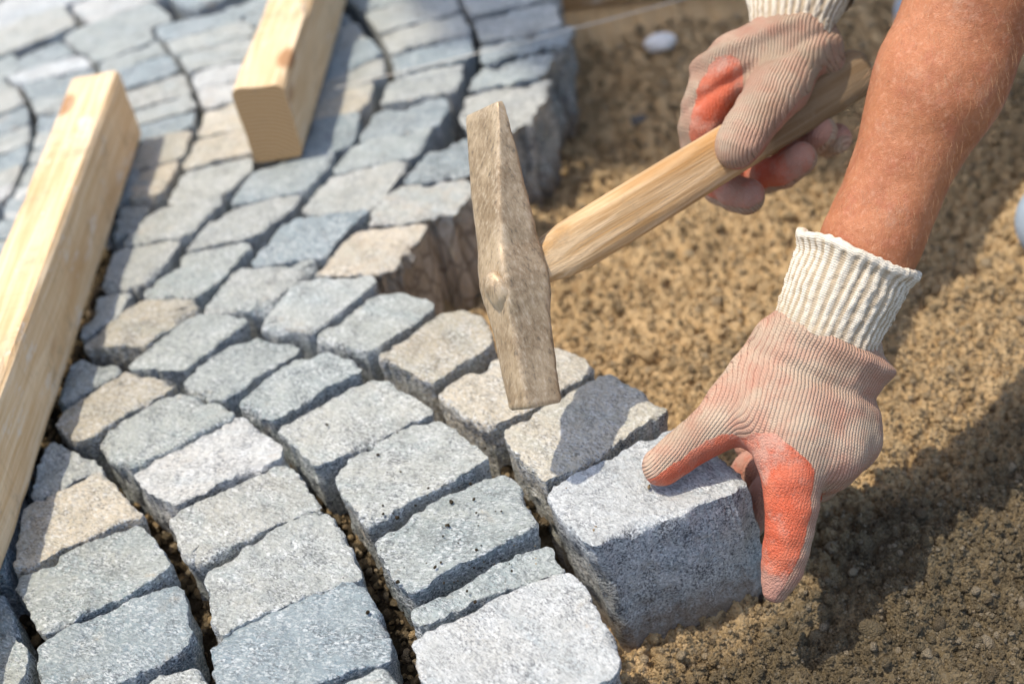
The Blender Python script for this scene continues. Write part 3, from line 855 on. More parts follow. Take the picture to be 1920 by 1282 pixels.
def pebble(name, px, py, r, c1, c2, label, sq=(1, 1, 0.6), seed=1, lift=0.3):
    v, f = ico(3)
    v = v * (1 + 0.16 * noise(v, 1.6, seed, 3))[:, None] * np.array(sq) * r
    p = onz(px, py, -0.088)
    p[2] = float(soil_z(np.array([p[0]]), np.array([p[1]]))[0]) + r * sq[2] * lift
    o = obj(name, new_mesh(name, v, f), mat_plain(name + '_mat', c1, c2, 80), None, p)
    tag(o, label, 'pebble'); return o
pebble('pebble', 1240, 92, 0.016, (0.62, 0.60, 0.56), (0.74, 0.72, 0.68), 'white flat pebble on the soil left of the hammer hand', (1, 0.9, 0.5), 3)
pebble('pebble', 1180, 12, 0.013, (0.66, 0.58, 0.50), (0.76, 0.70, 0.62), 'pinkish white pebble beside the far plank under the string', (1.1, 0.8, 0.6), 5, 0.9)
pebble('pebble', 1195, 212, 0.009, (0.07, 0.065, 0.06), (0.13, 0.12, 0.11), 'small dark grey pebble on shaded soil right of the hammer', (1.3, 0.8, 0.6), 7)

# ------------------------------------------------------------------ hammer
def frame_from(axis, side):
    a = np.array(axis) / np.linalg.norm(axis)
    s = np.array(side) - np.dot(side, a) * a; s /= np.linalg.norm(s)
    return a, s, np.cross(a, s)
HB = atd(1004, 762, 0.803)                                 # striking end of the head
HT = atd(908, 204, 0.803)                                  # chisel end
HE0 = atd(978, 520, 0.800)                                 # eye
HEND = atd(1612, 132, 0.948)                               # far end of the handle
hd = HEND - HE0; hd /= np.linalg.norm(hd)
ax, e_h, e_w = frame_from(HT - HB, hd)                     # along the head, along the handle, across
HLEN = np.linalg.norm(HT - HB)
hammer = bpy.data.objects.new('hammer', None); COL.objects.link(hammer)
hammer.location = HB
tag(hammer, 'dusty steel paving hammer with wooden handle, held in the gloved hand above the setts', 'hammer')
def head_mesh():
    # t along the head from the striking end, half size across (w), half size along the handle (h), shift along handle
    prof = [(0.0, .0098, .0112), (0.010, .0110, .0124), (0.10, .0112, .0126), (0.24, .0118, .0132), (0.30, .0128, .0140), (0.36, .0150, .0152), (0.42, .0158, .0158),
            (0.48, .0150, .0150), (0.54, .0138, .0134), (0.66, .0156, .0112), (0.80, .0172, .0078), (0.93, .0186, .0042), (0.985, .0188, .0028), (1.0, .0182, .0018)]
    T = np.linspace(0, 1, 90)
    pw = np.interp(T, [p[0] for p in prof], [p[1] for p in prof]); ph = np.interp(T, [p[0] for p in prof], [p[2] for p in prof])
    n = 48; V = []
    for i, t in enumerate(T):
        for k in range(n):
            th = 2 * math.pi * k / n
            c, s = math.cos(th), math.sin(th)
            q = 9.0
            r = (abs(c) ** q + abs(s) ** q) ** (-1 / q)
            V.append(ax * (t * HLEN) + e_w * (pw[i] * r * c) + e_h * (ph[i] * r * s))
    V = np.array(V)
    N = noise(V + 5, 60, 3, 2) * 0.0006 + noise(V + 5, 240, 4, 2) * 0.0003
    cen = np.repeat(np.array([ax * (t * HLEN) for t in T]), n, 0)
    d = V - cen; V = V + d / (np.linalg.norm(d, axis=1)[:, None] + 1e-9) * N[:, None]
    F = []
    for i in range(len(T) - 1):
        for k in range(n):
            kk = (k + 1) % n
            F.append((i * n + k, i * n + kk, (i + 1) * n + kk, (i + 1) * n + k))
    F.append(tuple(range(n))[::-1]); F.append(tuple((len(T) - 1) * n + k for k in range(n)))
    return V, F
V, F = head_mesh()
me = new_mesh('hammer_head', V, F)
o = obj('hammer_head', me, M_STEEL); o.location = HB; o.parent = hammer; o.matrix_parent_inverse = hammer.matrix_world.inverted(); o.matrix_parent_inverse = Matrix.Translation(-Vector(HB))
def fix(o):
    o.parent = hammer; o.matrix_parent_inverse = Matrix.Translation(-Vector(HB)); return o
def handle_mesh():
    L = np.linalg.norm(HEND - HE0)
    side = np.cross(hd, ax); side /= np.linalg.norm(side); up = np.cross(side, hd)
    prof = [(-0.012, .0060, .0085), (-0.010, .0078, .0105), (0.0, .0080, .0110), (0.016, .0085, .0120), (0.026, .0105, .0150), (0.040, .0125, .0166), (0.07, .0135, .0170), (0.20, .0138, .0172), (L - .03, .0145, .0178), (L - .006, .0145, .0175), (L, .0115, .014)]
    T = np.linspace(-0.012, L, 110)
    pa = 0.94 * np.interp(T, [p[0] for p in prof], [p[1] for p in prof]); pb = 0.92 * np.interp(T, [p[0] for p in prof], [p[2] for p in prof])
    n = 36; V = []
    for i, t in enumerate(T):
        for k in range(n):
            th = 2 * math.pi * k / n; c, s = math.cos(th), math.sin(th); q = 3.6
            r = (abs(c) ** q + abs(s) ** q) ** (-1 / q)
            V.append((r * c * pa[i], t, r * s * pb[i]))
    V = np.array(V)
    V[:, [0, 2]] *= (1 + 0.02 * noise(V * np.array([1, .2, 1]), 90, 6, 2))[:, None]
    F = []
    for i in range(len(T) - 1):
        for k in range(n):
            kk = (k + 1) % n
            F.append((i * n + k, (i + 1) * n + k, (i + 1) * n + kk, i * n + kk))
    F.append(tuple(range(n))); F.append(tuple((len(T) - 1) * n + k for k in range(n))[::-1])
    return V, F, Matrix(((side[0], hd[0], up[0], HE0[0]), (side[1], hd[1], up[1], HE0[1]), (side[2], hd[2], up[2], HE0[2]), (0, 0, 0, 1)))
V, F, mw = handle_mesh()
o = obj('handle', new_mesh('handle', V, F), mat_wood('ash_handle', 1, (0.46, 0.265, 0.105), (0.70, 0.50, 0.29), False, 0.185))
fix(o); o.matrix_basis = mw
v, f = ico(3)
v = v * (1 + 0.10 * noise(v, 2.0, 77, 2))[:, None] * np.array([.0092, .0065, .0125])
side = np.array(mw.col[0][:3]); up = np.array(mw.col[2][:3])
v = v[:, :1] * side + v[:, 1:2] * hd + v[:, 2:] * up
o = obj('handle_end', new_mesh('handle_end', v, f), M_STEEL); fix(o); o.location = HE0 - hd * 0.0175
o['label'] = 'worn golden wooden handle'

# ------------------------------------------------------------------ rounded bodies from joints
def seg_dist(P, a, b, ra, rb):
    ab = b - a; t = np.clip(((P - a) @ ab) / (ab @ ab), 0, 1)
    d = np.linalg.norm(P - (a + t[..., None] * ab), axis=-1)
    return d - (ra + (rb - ra) * t), t
def groups_of(bones):
    g = {}
    for i, bn in enumerate(bones):
        g.setdefault(bn[6] if len(bn) > 6 else -1 - i, []).append(bn)
    return list(g.values())
def chain_d(P, grp):
    if len(grp) == 1: return bone_d(P, grp[0])
    k = grp[0][4] * 0.22
    D = np.stack([bone_d(P, b) for b in grp])
    m = D.min(0)
    return m - k * np.log(np.exp(-np.clip((D - m) / k, 0, 50)).sum(0)) + k * 0.35
def blob_field(P, bones):
    """smooth union of chains of tapered limbs"""
    S = np.zeros(P.shape[:-1]); K = bones[0][4]
    for g in groups_of(bones):
        S += np.exp(-np.clip(chain_d(P, g) / K, -60, 60))
    return -K * np.log(S + 1e-30)
def bone_d(P, bn):
    a, b, ra, rb, k, flat = bn[:6]
    if flat is not None:
        n, f = flat; n = np.array(n) / np.linalg.norm(n)
        m = (a + b) / 2
        sq = lambda q: q + ((q - m) @ n)[..., None] * n * (1 / f - 1) if q.ndim > 1 else q + ((q - m) @ n) * n * (1 / f - 1)
        d, t = seg_dist(sq(P), sq(a), sq(b), ra, rb)
        return d * (f if f < 1 else 1) ** 0.5
    return seg_dist(P, a, b, ra, rb)[0]
def surface(bones, h, extra=None):
    """surface nets over the smooth union of bones, then two Newton steps onto it"""
    K = bones[0][4]
    pts = np.array([q for bn in bones for q in (bn[0], bn[1])]); rm = max(max(bn[2], bn[3]) for bn in bones)
    lo = pts.min(0) - rm - 4 * h; hi = pts.max(0) + rm + 4 * h
    n = np.ceil((hi - lo) / h).astype(int) + 1
    S = np.full(n, 1e-12)
    ax_ = [lo[i] + np.arange(n[i]) * h for i in range(3)]
    for grp in groups_of(bones):
        r = max(max(b[2], b[3]) for b in grp) + 7 * K + 2 * h
        a = np.min([np.minimum(b[0], b[1]) for b in grp], 0) - r; b = np.max([np.maximum(b[0], b[1]) for b in grp], 0) + r
        i0 = np.clip(((a - lo) / h).astype(int), 0, n - 1); i1 = np.clip(((b - lo) / h).astype(int) + 2, 1, n)
        g = np.stack(np.meshgrid(*[ax_[i][i0[i]:i1[i]] for i in range(3)], indexing='ij'), -1)
        S[i0[0]:i1[0], i0[1]:i1[1], i0[2]:i1[2]] += np.exp(-np.clip(chain_d(g, grp) / K, -60, 60))
    D = -K * np.log(S)
    ins = D < 0
    c = [ins[i:n[0] - 1 + i, j:n[1] - 1 + j, k:n[2] - 1 + k] for i in (0, 1) for j in (0, 1) for k in (0, 1)]
    cnt = sum(x.astype(np.int8) for x in c)
    act = (cnt > 0) & (cnt < 8)
    idx = -np.ones(act.shape, dtype=np.int64); cells = np.argwhere(act); idx[act] = np.arange(len(cells))
    acc = np.zeros((len(cells), 3)); num = np.zeros(len(cells))
    corner = [np.array(q) for q in ((0,0,0),(0,0,1),(0,1,0),(0,1,1),(1,0,0),(1,0,1),(1,1,0),(1,1,1))]
    for p in range(8):
        for q in range(p + 1, 8):
            if np.abs(corner[p] - corner[q]).sum() != 1: continue
            da = D[tuple((cells + corner[p]).T)]; db = D[tuple((cells + corner[q]).T)]
            m = (da < 0) != (db < 0)
            t = da[m] / (da[m] - db[m])
            acc[m] += corner[p] + t[:, None] * (corner[q] - corner[p]); num[m] += 1
    V = lo + (cells + acc / num[:, None]) * h
    F = []
    for d in range(3):
        e1, e2 = [(1, 2), (2, 0), (0, 1)][d]
        sl = [slice(0, n[i] - 1) for i in range(3)]
        A = ins[tuple(sl)]; sl2 = list(sl); sl2[d] = slice(1, n[d]); Bq = ins[tuple(sl2)]
        ch = np.argwhere(A != Bq)
        ch = ch[(ch[:, e1] > 0) & (ch[:, e2] > 0)]
        flip = A[tuple(ch.T)]
        u = np.zeros(3, int); v = np.zeros(3, int); u[e1] = 1; v[e2] = 1
        q = np.stack([idx[tuple((ch - u - v).T)], idx[tuple((ch - v).T)], idx[tuple(ch.T)], idx[tuple((ch - u).T)]], 1)
        ok = (q >= 0).all(1); q = q[ok]; fl = flip[ok]
        q[~fl] = q[~fl][:, ::-1]
        F.append(q)
    F = np.concatenate(F)
    for _ in range(2):
        e = h * 0.25
        d0 = blob_field(V, bones)
        g = np.stack([blob_field(V + e * np.eye(3)[i], bones) - d0 for i in range(3)], -1) / e
        g /= np.linalg.norm(g, axis=1)[:, None] + 1e-9
        V = V - g * np.clip(d0, -h, h)[:, None]
    return V, F, g

def bend(pts, pal, sub_=2):
    P = [p[0] for p in pts]; r = [p[1] for p in pts]; n = len(P)
    pl = pal if isinstance(pal, list) else [pal] * (n - 1)
    pl = [np.array(q, float) / np.linalg.norm(q) for q in pl]
    out, pals = [], []
    for i in range(n - 1):
        p0 = P[i - 1] if i else 2 * P[0] - P[1]; p3 = P[i + 2] if i + 2 < n else 2 * P[-1] - P[-2]
        r0 = r[i - 1] if i else r[0]; r3 = r[i + 2] if i + 2 < n else r[-1]
        for k in range(sub_):
            t = k / sub_
            cr_ = lambda a, b, c, d: 0.5 * (2 * b + (c - a) * t + (2 * a - 5 * b + 4 * c - d) * t * t + (3 * b - a - 3 * c + d) * t ** 3)
            out.append((cr_(p0, P[i], P[i + 1], p3), cr_(r0, r[i], r[i + 1], r3)))
            nx_ = pl[min(i + 1, n - 2)]
            w_ = max(0, t - 0.5)
            pals.append(pl[i] * (1 - w_) + nx_ * w_)
    out.append((P[-1], r[-1]))
    return out, pals
def glove(name, chains, palm, K, h, cuffaxis, wrist, dorsal, parent, folds):
    """chains: list of (points[(P, r)], palmar direction); palm: list of bones"""
    bones = []; info = []
    lat = np.cross(cuffaxis, dorsal); lat /= np.linalg.norm(lat)
    for (a, b, ra, rb) in palm:
        bones.append((a, b, ra, rb, K, None)); info.append(('palm', 0, None))
    for ci, (pts, pal) in enumerate(chains):
        pts, pal = bend(pts, pal)
        s = np.linalg.norm(pts[0][0] - wrist)
        for i in range(len(pts) - 1):
            a, ra = pts[i]; b, rb = pts[i + 1]
            bones.append((a, b, ra, rb, K, None, ci)); info.append(('finger', s, np.array(pal[i] if isinstance(pal, list) else pal, float), pts[0][0], pts[0][1]))
            s += np.linalg.norm(b - a)
    pcen = np.mean([(p[0] + p[1]) / 2 for p in palm], 0) - dorsal * 0.012
    V, F, N = surface(bones, h)
    # loose-cloth wrinkles
    for (c, axd, width, amp, pos) in folds:
        axd = np.array(axd) / np.linalg.norm(axd)
        q = V - c; s = q @ axd
        w = np.exp(-(s / width) ** 2) * amp * np.clip(N @ (np.array(pos) / np.linalg.norm(pos)) * 0.8 + 0.4, 0, 1) * np.exp(-(np.linalg.norm(q, axis=1) / 0.085) ** 4)
        V = V + N * w[:, None]
    V = V + N * (0.0010 * noise(V, 70, 51, 3) + 0.0012 * noise(V, 28, 52, 2))[:, None]
    # knit and rubber fields
    Wt = np.zeros(len(V)); ku = np.zeros(len(V)); kv = np.zeros(len(V)); lx = np.zeros(len(V))
    for bn, (kind, s0, pal, *st) in zip(bones, info):
        a, b, ra, rb = bn[:4]
        d, t = seg_dist(V, a, b, ra, rb)
        w = np.exp(-np.clip(d, -0.02, 0.05) / 0.0040)
        ab = b - a; L = np.linalg.norm(ab); e = ab / L
        q = V - (a + t[:, None] * ab)
        if kind == 'palm':
            u = (V - wrist) @ lat; v = (V - wrist) @ (-cuffaxis)
            pl = 0.5 - 0.5 * (N @ dorsal) / 0.9 - 0.10
        else:
            p = pal - (pal @ e) * e; p /= np.linalg.norm(p); s = np.cross(e, p)
            sd = np.cross(e, dorsal); sd /= np.linalg.norm(sd)
            if sd @ lat < 0: sd = -sd
            ang = np.arctan2(q @ sd, np.maximum(q @ np.cross(sd, e) * (1 if np.cross(sd, e) @ dorsal > 0 else -1), -0.002) + 0.004)
            uoff = (a - wrist) @ lat
            pl = 0.5 + 0.5 * (N @ p) * 1.1
            u = (q @ sd) * 1.05 + uoff; v = s0 + t * L
        Wt += w; ku += w * u; kv += w * v; lx += w * pl
    ku /= Wt; kv /= Wt; lx /= Wt
    me = new_mesh(name, V, F)
    fattr(me, 'ku', ku); fattr(me, 'kv', kv); fattr(me, 'latex', lx)
    return me, V, N, bones

def ring_loft(path, n, seed, ribs, ribamp, lip=True):
    """path: list of (centre, axis, side dir, half width, half depth)"""
    V = []; rib = []; kv = []
    s = 0; prev = None
    for i, (c, a, e, hw, hdp) in enumerate(path):
        a = a / np.linalg.norm(a); e = e - (e @ a) * a; e /= np.linalg.norm(e); g = np.cross(a, e)
        if prev is not None: s += np.linalg.norm(c - prev)
        prev = c
        for k in range(n):
            th = 2 * math.pi * k / n
            rb = 0.5 + 0.5 * math.cos(ribs * th + 0.8 * math.sin(3 * th + i * 0.05) + 0.7 * math.sin(7 * th - i * 0.04) + i * 0.012)
            V.append(c + e * math.cos(th) * hw + g * math.sin(th) * hdp); rib.append(rb); kv.append(s)
    return np.array(V), np.array(rib), np.array(kv)
def loft_faces(m, n):
    i = np.arange(m - 1)[:, None]; k = np.arange(n)[None]; kk = (k + 1) % n
    return np.stack([i * n + k, i * n + kk, (i + 1) * n + kk, (i + 1) * n + k], -1).reshape(-1, 4)
def cuff(name, base, tip, side, w0, w1, d0, d1, flare, ribs, parent, grime_amp, lip=0.0040):
    """knitted wrist cuff from base (at the hand) to tip (open end), rolled lip, then back inside"""
    n = ribs * 9; m = 46
    a = (tip - base); L = np.linalg.norm(a); a = a / L
    path = []
    for i in range(m):
        t = i / (m - 1)
        s = t * t * (3 - 2 * t)
        path.append((base + (tip - base) * t, a, side, w0 + (w1 - w0) * s + flare * max(0, t - 0.8) ** 2 * 25 * 0.04, d0 + (d1 - d0) * s + flare * max(0, t - 0.8) ** 2))
    _, _, _, W, Dp = path[-1]
    for j in range(1, 13):                      # rolled lip
        ang = j / 12 * math.pi * 1.25
        o_ = lip * (math.sin(ang) * 1.0); up = lip * (1 - math.cos(ang))
        path.append((tip + a * (o_ * 1.0), a, side, W + 0.35 * lip * math.sin(ang) - lip * 0.9 * (1 - math.cos(ang)), Dp + 0.35 * lip * math.sin(ang) - lip * 0.9 * (1 - math.cos(ang))))
    for j in range(1, 6):
        path.append((tip - a * 0.004 * j, a, side, W - 2.2 * lip, Dp - 2.2 * lip))
    V, rib, kv = ring_loft(path, n, 1, ribs, 0)
    Vc = np.repeat(np.array([p[0] for p in path]), n, 0)
    d = V - Vc; d /= np.linalg.norm(d, axis=1)[:, None]
    row = np.repeat(np.arange(len(path)), n)
    fade = np.clip((m + 2 - row) / 6.0, 0.15, 1) * np.clip(row / 3.0, 0.4, 1)
    V = V + d * ((rib - 0.5) * 0.0013 * fade * (0.7 + 0.6 * noise(V, 60, 66, 2)) + 0.0022 * noise(V, 45, 61, 2) + 0.0009 * noise(V, 420, 62, 2))[:, None]
    V = V + a * (np.clip((row - m + 12) / 14.0, 0, 1) * (0.0024 * noise(V * 1.0, 60, 64, 2) + 0.0012 * noise(V, 260, 65, 2)))[:, None]
    me = new_mesh(name, V, loft_faces(len(path), n))
    lipmask = np.clip((row - m + 2) / 3.0, 0, 1)
    fattr(me, 'rib', rib * (1 - lipmask) + lipmask * 0.9); fattr(me, 'kv', kv)
    fattr(me, 'grime', np.clip(grime_amp * np.clip(1 - row / 14.0, 0, 1) + 0.25 * noise(V, 50, 63, 3), 0, 1))
    o = obj(name, me, M_CUFF); o.parent = parent
    return o

# -- left hand on the stone
wL = atd(1556, 632, 0.800)
armL = 0.985 * (0.37 * CR + 0.93 * CU) / math.hypot(0.37, 0.93) - 0.12 * CF; armL /= np.linalg.norm(armL)
dorL = (-0.93 * CF + 0.30 * CR + 0.18 * CU); dorL /= np.linalg.norm(dorL)
def Q(px, py, d, r): return (atd(px, py, d), r)
thumb_tip = onz(1242, 872, 0.0125)
tdep = (thumb_tip - CAM) @ CF
palmL = [(atd(1500, 640, .800), atd(1440, 772, .792), .0185, .0175),
         (atd(1535, 645, .798), atd(1500, 815, .783), .0190, .0180),
         (atd(1570, 650, .800), atd(1560, 835, .789), .0185, .0175),
         (atd(1600, 655, .806), atd(1590, 810, .802), .0165, .0170),
         (atd(1500, 700, .812), atd(1545, 800, .812), .0180, .0190),
         (atd(1380, 760, .806), atd(1440, 780, .800), .0110, .0130)]
chL = [([(atd(1462, 645, .806), .0160), (atd(1388, 750, .806), .0165), (atd(1352, 790, tdep - .006), .0140), (atd(1300, 828, tdep - .002), .0128), (thumb_tip, .0118)], CF * 0.15 - CU * 0.9 + CR * .2),
       ([(atd(1468, 820, .790), .0168), (atd(1484, 900, .780), .0158), (atd(1480, 990, .782), .0142), (atd(1467, 1060, .787), .0118), (atd(1455, 1108, .790), .0075)], [-0.80 * CR - 0.60 * CF, -0.80 * CR - 0.60 * CF, -0.92 * CR - 0.38 * CF, -1.0 * CR + 0.10 * CF - 0.2 * CU]),
       ([(atd(1376, 774, .812), .0090), (atd(1410, 792, .809), .0100), (atd(1446, 806, .802), .0115)], -CU * .9 - CF * .45),
       ([(atd(1555, 850, .790), .0165), (atd(1530, 895, .808), .0140), (atd(1440, 930, .838), .0115), (atd(1402, 985, .846), .0100)], [-CR, -CR - CF * .6, -CR - CF]),
       ([(atd(1595, 828, .806), .0155), (atd(1510, 860, .845), .0125), (atd(1410, 880, .862), .0110), (atd(1385, 930, .868), .0098)], [-CR, -CR - CF * .6, -CR - CF]),
       ([(atd(1600, 800, .815), .0140), (atd(1500, 815, .868), .0115), (atd(1405, 835, .885), .0095)], [-CR, -CR - CF])]
person = None
def make_hand(name, palm, chains, wrist, arm, dorsal, folds, h=0.00115, K=0.0040):
    me, V, N, bones = glove(name, chains, palm, K, h, arm, wrist, dorsal, None, folds)
    return me, V, N
foldsL = [(atd(1600, 668, .79), armL * 0.97 + 0.12 * CR, 0.0060, 0.0075, CR * 0.9 - CF * 0.35), (atd(1560, 715, .79), armL, 0.004, -0.0028, CR * .6 - CF)]
meL, VL, NL = make_hand('glove', palmL, chL, wL, armL, dorL, foldsL)

# -- right hand round the handle
def on_handle(t): return HE0 + hd * t
LH = np.linalg.norm(HEND - HE0)
hs_ = np.cross(hd, ax); hs_ /= np.linalg.norm(hs_); hu = np.cross(hs_, hd)
wR = atd(1482, 62, 0.9199)
armR = 0.97 * (0.10 * CR + 0.99 * CU) + 0.10 * CF; armR /= np.linalg.norm(armR)
dorR = -0.80 * CF - 0.45 * CR + 0.25 * CU; dorR /= np.linalg.norm(dorR)
palmR = [(atd(1455, 75, 0.9162), atd(1385, 125, 0.9162), .0190, .0180),
         (atd(1490, 75, 0.9221), atd(1450, 140, 0.9369), .0200, .0180),
         (atd(1520, 85, 0.9258), atd(1515, 120, 0.9480), .0190, .0165),
         (atd(1500, 90, 0.9125), atd(1465, 165, 0.9021), .0190, .0185),
         (atd(1530, 100, 0.9258), atd(1545, 135, 0.9369), .0165, .0150)]
chR = [([(atd(1465, 155, 0.8962), .0180), (atd(1428, 210, 0.8777), .0165), (atd(1390, 262, 0.8651), .0150), (atd(1382, 278, 0.8644), .0135)], CF * .8 - CU * .5 + CR * .3),
       ([(atd(1378, 112, 0.9162), .0180), (atd(1335, 178, 0.9147), .0165), (atd(1315, 238, 0.9184), .0150), (atd(1322, 300, 0.9243), .0125), (atd(1350, 352, 0.9110), .0118), (atd(1402, 368, 0.8962), .0118)], [CR * .75 - CF * .6, CR * .75 - CF * .65, CR * .8 - CF * .5, -CF * .3 + CU, CU * .6 - CF]),
       ([(atd(1420, 130, 0.9406), .0165), (atd(1380, 200, 0.9517), .0140), (atd(1395, 290, 0.9480), .0125), (atd(1440, 330, 0.9258), .0120), (atd(1500, 300, 0.9095), .0118)], [CF * .8 + CR * .6, CR, CU * .7 - CF * .7, CU * .5 - CF]),
       ([(atd(1480, 130, 0.9517), .0160), (atd(1450, 200, 0.9628), .0135), (atd(1470, 270, 0.9554), .0120), (atd(1505, 275, 0.9369), .0112), (atd(1538, 247, 0.9228), .0110)], [CF * .8 + CR * .6, CR, CU * .7 - CF * .7, CU * .5 - CF]),
       ([(atd(1530, 130, 0.9554), .0140), (atd(1520, 200, 0.9702), .0115), (atd(1545, 265, 0.9554), .0102), (atd(1566, 262, 0.9443), .0100)], [CF * .8 + CR * .6, CR, CU])]
foldsR = [(atd(1400, 85, 0.9110), armR * .8 - CR * .4, 0.005, 0.005, -CR - CF * .3), (atd(1390, 150, 0.9110), armR * .8 - CR * .5, 0.004, -0.003, -CF)]
meR, VR, NR = make_hand('glove', palmR, chR, wR, armR, dorR, foldsR, K=0.0030)

# ------------------------------------------------------------------ the worker
elbowL = wL + armL * 0.285
shL = np.array([0.46, 0.80, 0.60]); shR = np.array([0.46, 1.18, 0.60])
elbowR = wR + np.array([0.085, 0.155, 0.185])
pelvis = np.array([0.80, 0.99, 0.20]); neck = np.array([0.42, 0.99, 0.64]); headc = np.array([0.315, 0.985, 0.76])
KB = 0.007
def bl(a, b, ra, rb, flat=None): return (np.array(a, float), np.array(b, float), ra, rb, KB, flat)
chest = np.array([0.50, 0.99, 0.52]); belly = np.array([0.66, 0.99, 0.33])
body_bones = [
    bl(wL + armL * 0.005, wL + armL * 0.055, .0225, .0240), bl(wL + armL * 0.055, wL + armL * 0.150, .0238, .0318), bl(wL + armL * 0.150, wL + armL * 0.215, .0318, .0350), bl(wL + armL * 0.215, elbowL, .0350, .0335),
    bl(elbowL, shL, .0350, .0460),
    bl(wR + (elbowR - wR) * .08, wR + (elbowR - wR) * .35, .0200, .0280), bl(wR + (elbowR - wR) * .35, elbowR, .0310, .0330), bl(elbowR, shR, .035, .046),
    bl(shL, chest + [0, -.06, .03], .05, .085), bl(shR, chest + [0, .06, .03], .05, .085),
    bl(chest, belly, .115, .105), bl(belly, pelvis, .105, .125),
    bl(chest + [-.03, 0, .07], neck, .06, .048), bl(neck, headc + [.03, 0, -.03], .048, .05),
    bl(headc + [.035, 0, .035], headc + [-.03, 0, -.015], .078, .070), bl(headc + [-.04, 0, -.04], headc + [-.055, 0, -.085], .045, .035),
    bl(headc + [-.098, 0, -.03], headc + [-.112, 0, -.052], .008, .013),
    bl(headc + [.01, -.076, -.012], headc + [.012, -.080, -.035], .012, .010), bl(headc + [.01, .076, -.012], headc + [.012, .080, -.035], .012, .010)]
hipL = pelvis + [0, -.095, 0]; hipR = pelvis + [0, .095, 0]
toeL = np.array([0.398, 0.832, -0.068]); toeR = np.array([0.43, 1.19, -0.07])
ankL = toeL + [0.15, 0.005, 0.06]; ankR = toeR + [0.16, 0.01, 0.06]
kneeL = np.array([0.45, 0.85, 0.37]); kneeR = np.array([0.45, 1.13, 0.37])
leg_bones = [bl(hipL, kneeL, .088, .060), bl(kneeL, ankL, .060, .043), bl(hipR, kneeR, .088, .060), bl(kneeR, ankR, .060, .043), bl(hipL, hipR, .11, .11), bl(pelvis, belly + [.05, 0, -.04], .125, .115)]
V, F, N = surface(body_bones, 0.006)
V = V + N * (0.0016 * noise(V, 34, 58, 3) + 0.0006 * noise(V * np.array([1, 1, .5]), 110, 59, 2))[:, None]
me = new_mesh('person', V, F)
person = obj('person', me, M_SKIN)
m = person.modifiers.new('smooth', 'SUBSURF'); m.levels = 1; m.render_levels = 1
tag(person, 'worker in orange coated knit gloves, one hand on a stone, the other swinging the hammer', 'person')
def clothing(name, bones, mat, h=0.009, grow=0.010, wr=0.006):
    bs = [(a, b, ra + grow, rb + grow, k, f) for a, b, ra, rb, k, f in [q[:6] for q in bones]]
    V, F, N = surface(bs, h)
    V = V + N * (wr * noise(V, 16, 71, 3))[:, None]
    o = obj(name, new_mesh(name, V, F), mat); o.parent = person
    return o
upperL = bl(shL + (elbowL - shL) * .55, shL, .046, .050); upperR = bl(shR + (elbowR - shR) * .55, shR, .046, .050)
clothing('shirt', body_bones[8:12] + [upperL, upperR, bl(chest + [-.03, 0, .07], neck + [.04, 0, -.04], .06, .052)], mat_cloth('shirt_cotton', (0.20, 0.23, 0.27), (0.25, 0.28, 0.32)))
clothing('trousers', leg_bones, mat_cloth('denim', (0.16, 0.21, 0.29), (0.22, 0.27, 0.35)), 0.010)
M_SHOE = mat_cloth('shoe_canvas', (0.34, 0.40, 0.45), (0.42, 0.47, 0.51))
for toe, ank in ((toeL, ankL), (toeR, ankR)):
    hl = ank + np.array([0.055, 0, -0.055])
    sb = [bl(toe + [0.02, 0, 0], toe + [0.12, 0, .012], .034, .040), bl(toe + [.12, 0, .012], hl, .040, .036), bl(ank, hl + [0, 0, .02], .044, .040)]
    V, F, N = surface([(a, b, r1, r2, 0.008, f) for a, b, r1, r2, k, f in sb], 0.006)
    V[:, 2] = np.maximum(V[:, 2], -0.094)
    o = obj('shoe', new_mesh('shoe', V, F), M_SHOE); o.parent = person
hb = [bl(headc + [.045, 0, .042], headc + [-.01, 0, .03], .076, .070), bl(headc + [.07, 0, .0], headc + [.06, 0, -.04], .055, .045)]
V, F, N = surface(hb, 0.006); V = V + N * (0.004 * noise(V, 60, 81, 3))[:, None]
o = obj('hair', new_mesh('hair', V, F), mat_plain('hair', (0.07, 0.045, 0.025), (0.12, 0.08, 0.045), 300)); o.parent = person

def grime(me, V, low, amp, seed, tips=(), base=0.5):
    g = np.clip(amp * np.clip(noise(V, 38, seed, 3) + low, 0, 1), 0, 1)
    du = np.zeros(len(V))
    for c, r, a in tips:
        w = np.exp(-(np.linalg.norm(V - c, axis=1) / r) ** 2); g = np.clip(g + a * w, 0, 1); du += w
    fattr(me, 'grime', g); fattr(me, 'dust', np.clip(du + base + 0.5 * noise(V, 30, seed + 3, 2), 0, 1))
grime(meL, VL, 0.0, 0.7, 91, [(wL + armL * .002, .030, .55)] + [(c[0][k][0], .02, .25) for c in chL[3:] for k in (-2, -1)] + [(chL[1][0][-1][0], .012, .1)], 0.30)
grime(meR, VR, 0.10, 0.8, 95, [(atd(1378, 272, .865), .03, .4), (atd(1520, 170, .905), .03, .5)] + [(c[0][-1][0], .011, .45) for c in chR[1:]], 0.25)
gL = obj('glove', meL, M_GLOVE); gL.parent = person; gL['label'] = 'glove pressing the stone down'
gR = obj('glove', meR, M_GLOVE); gR.parent = person; gR['label'] = 'glove closed round the hammer handle'
sideL = CR * 0.93 - CU * 0.37
cuff('cuff', atd(1544, 632, .799), atd(1607, 484, .794), sideL, .0305, .0325, .0262, .0295, 0.10, 34, gL, 0.9)
cuff('cuff', atd(1482, 66, .920), atd(1503, -62, .930), CR, .0262, .038, .0222, .033, 0.2, 32, gR, 0.6)

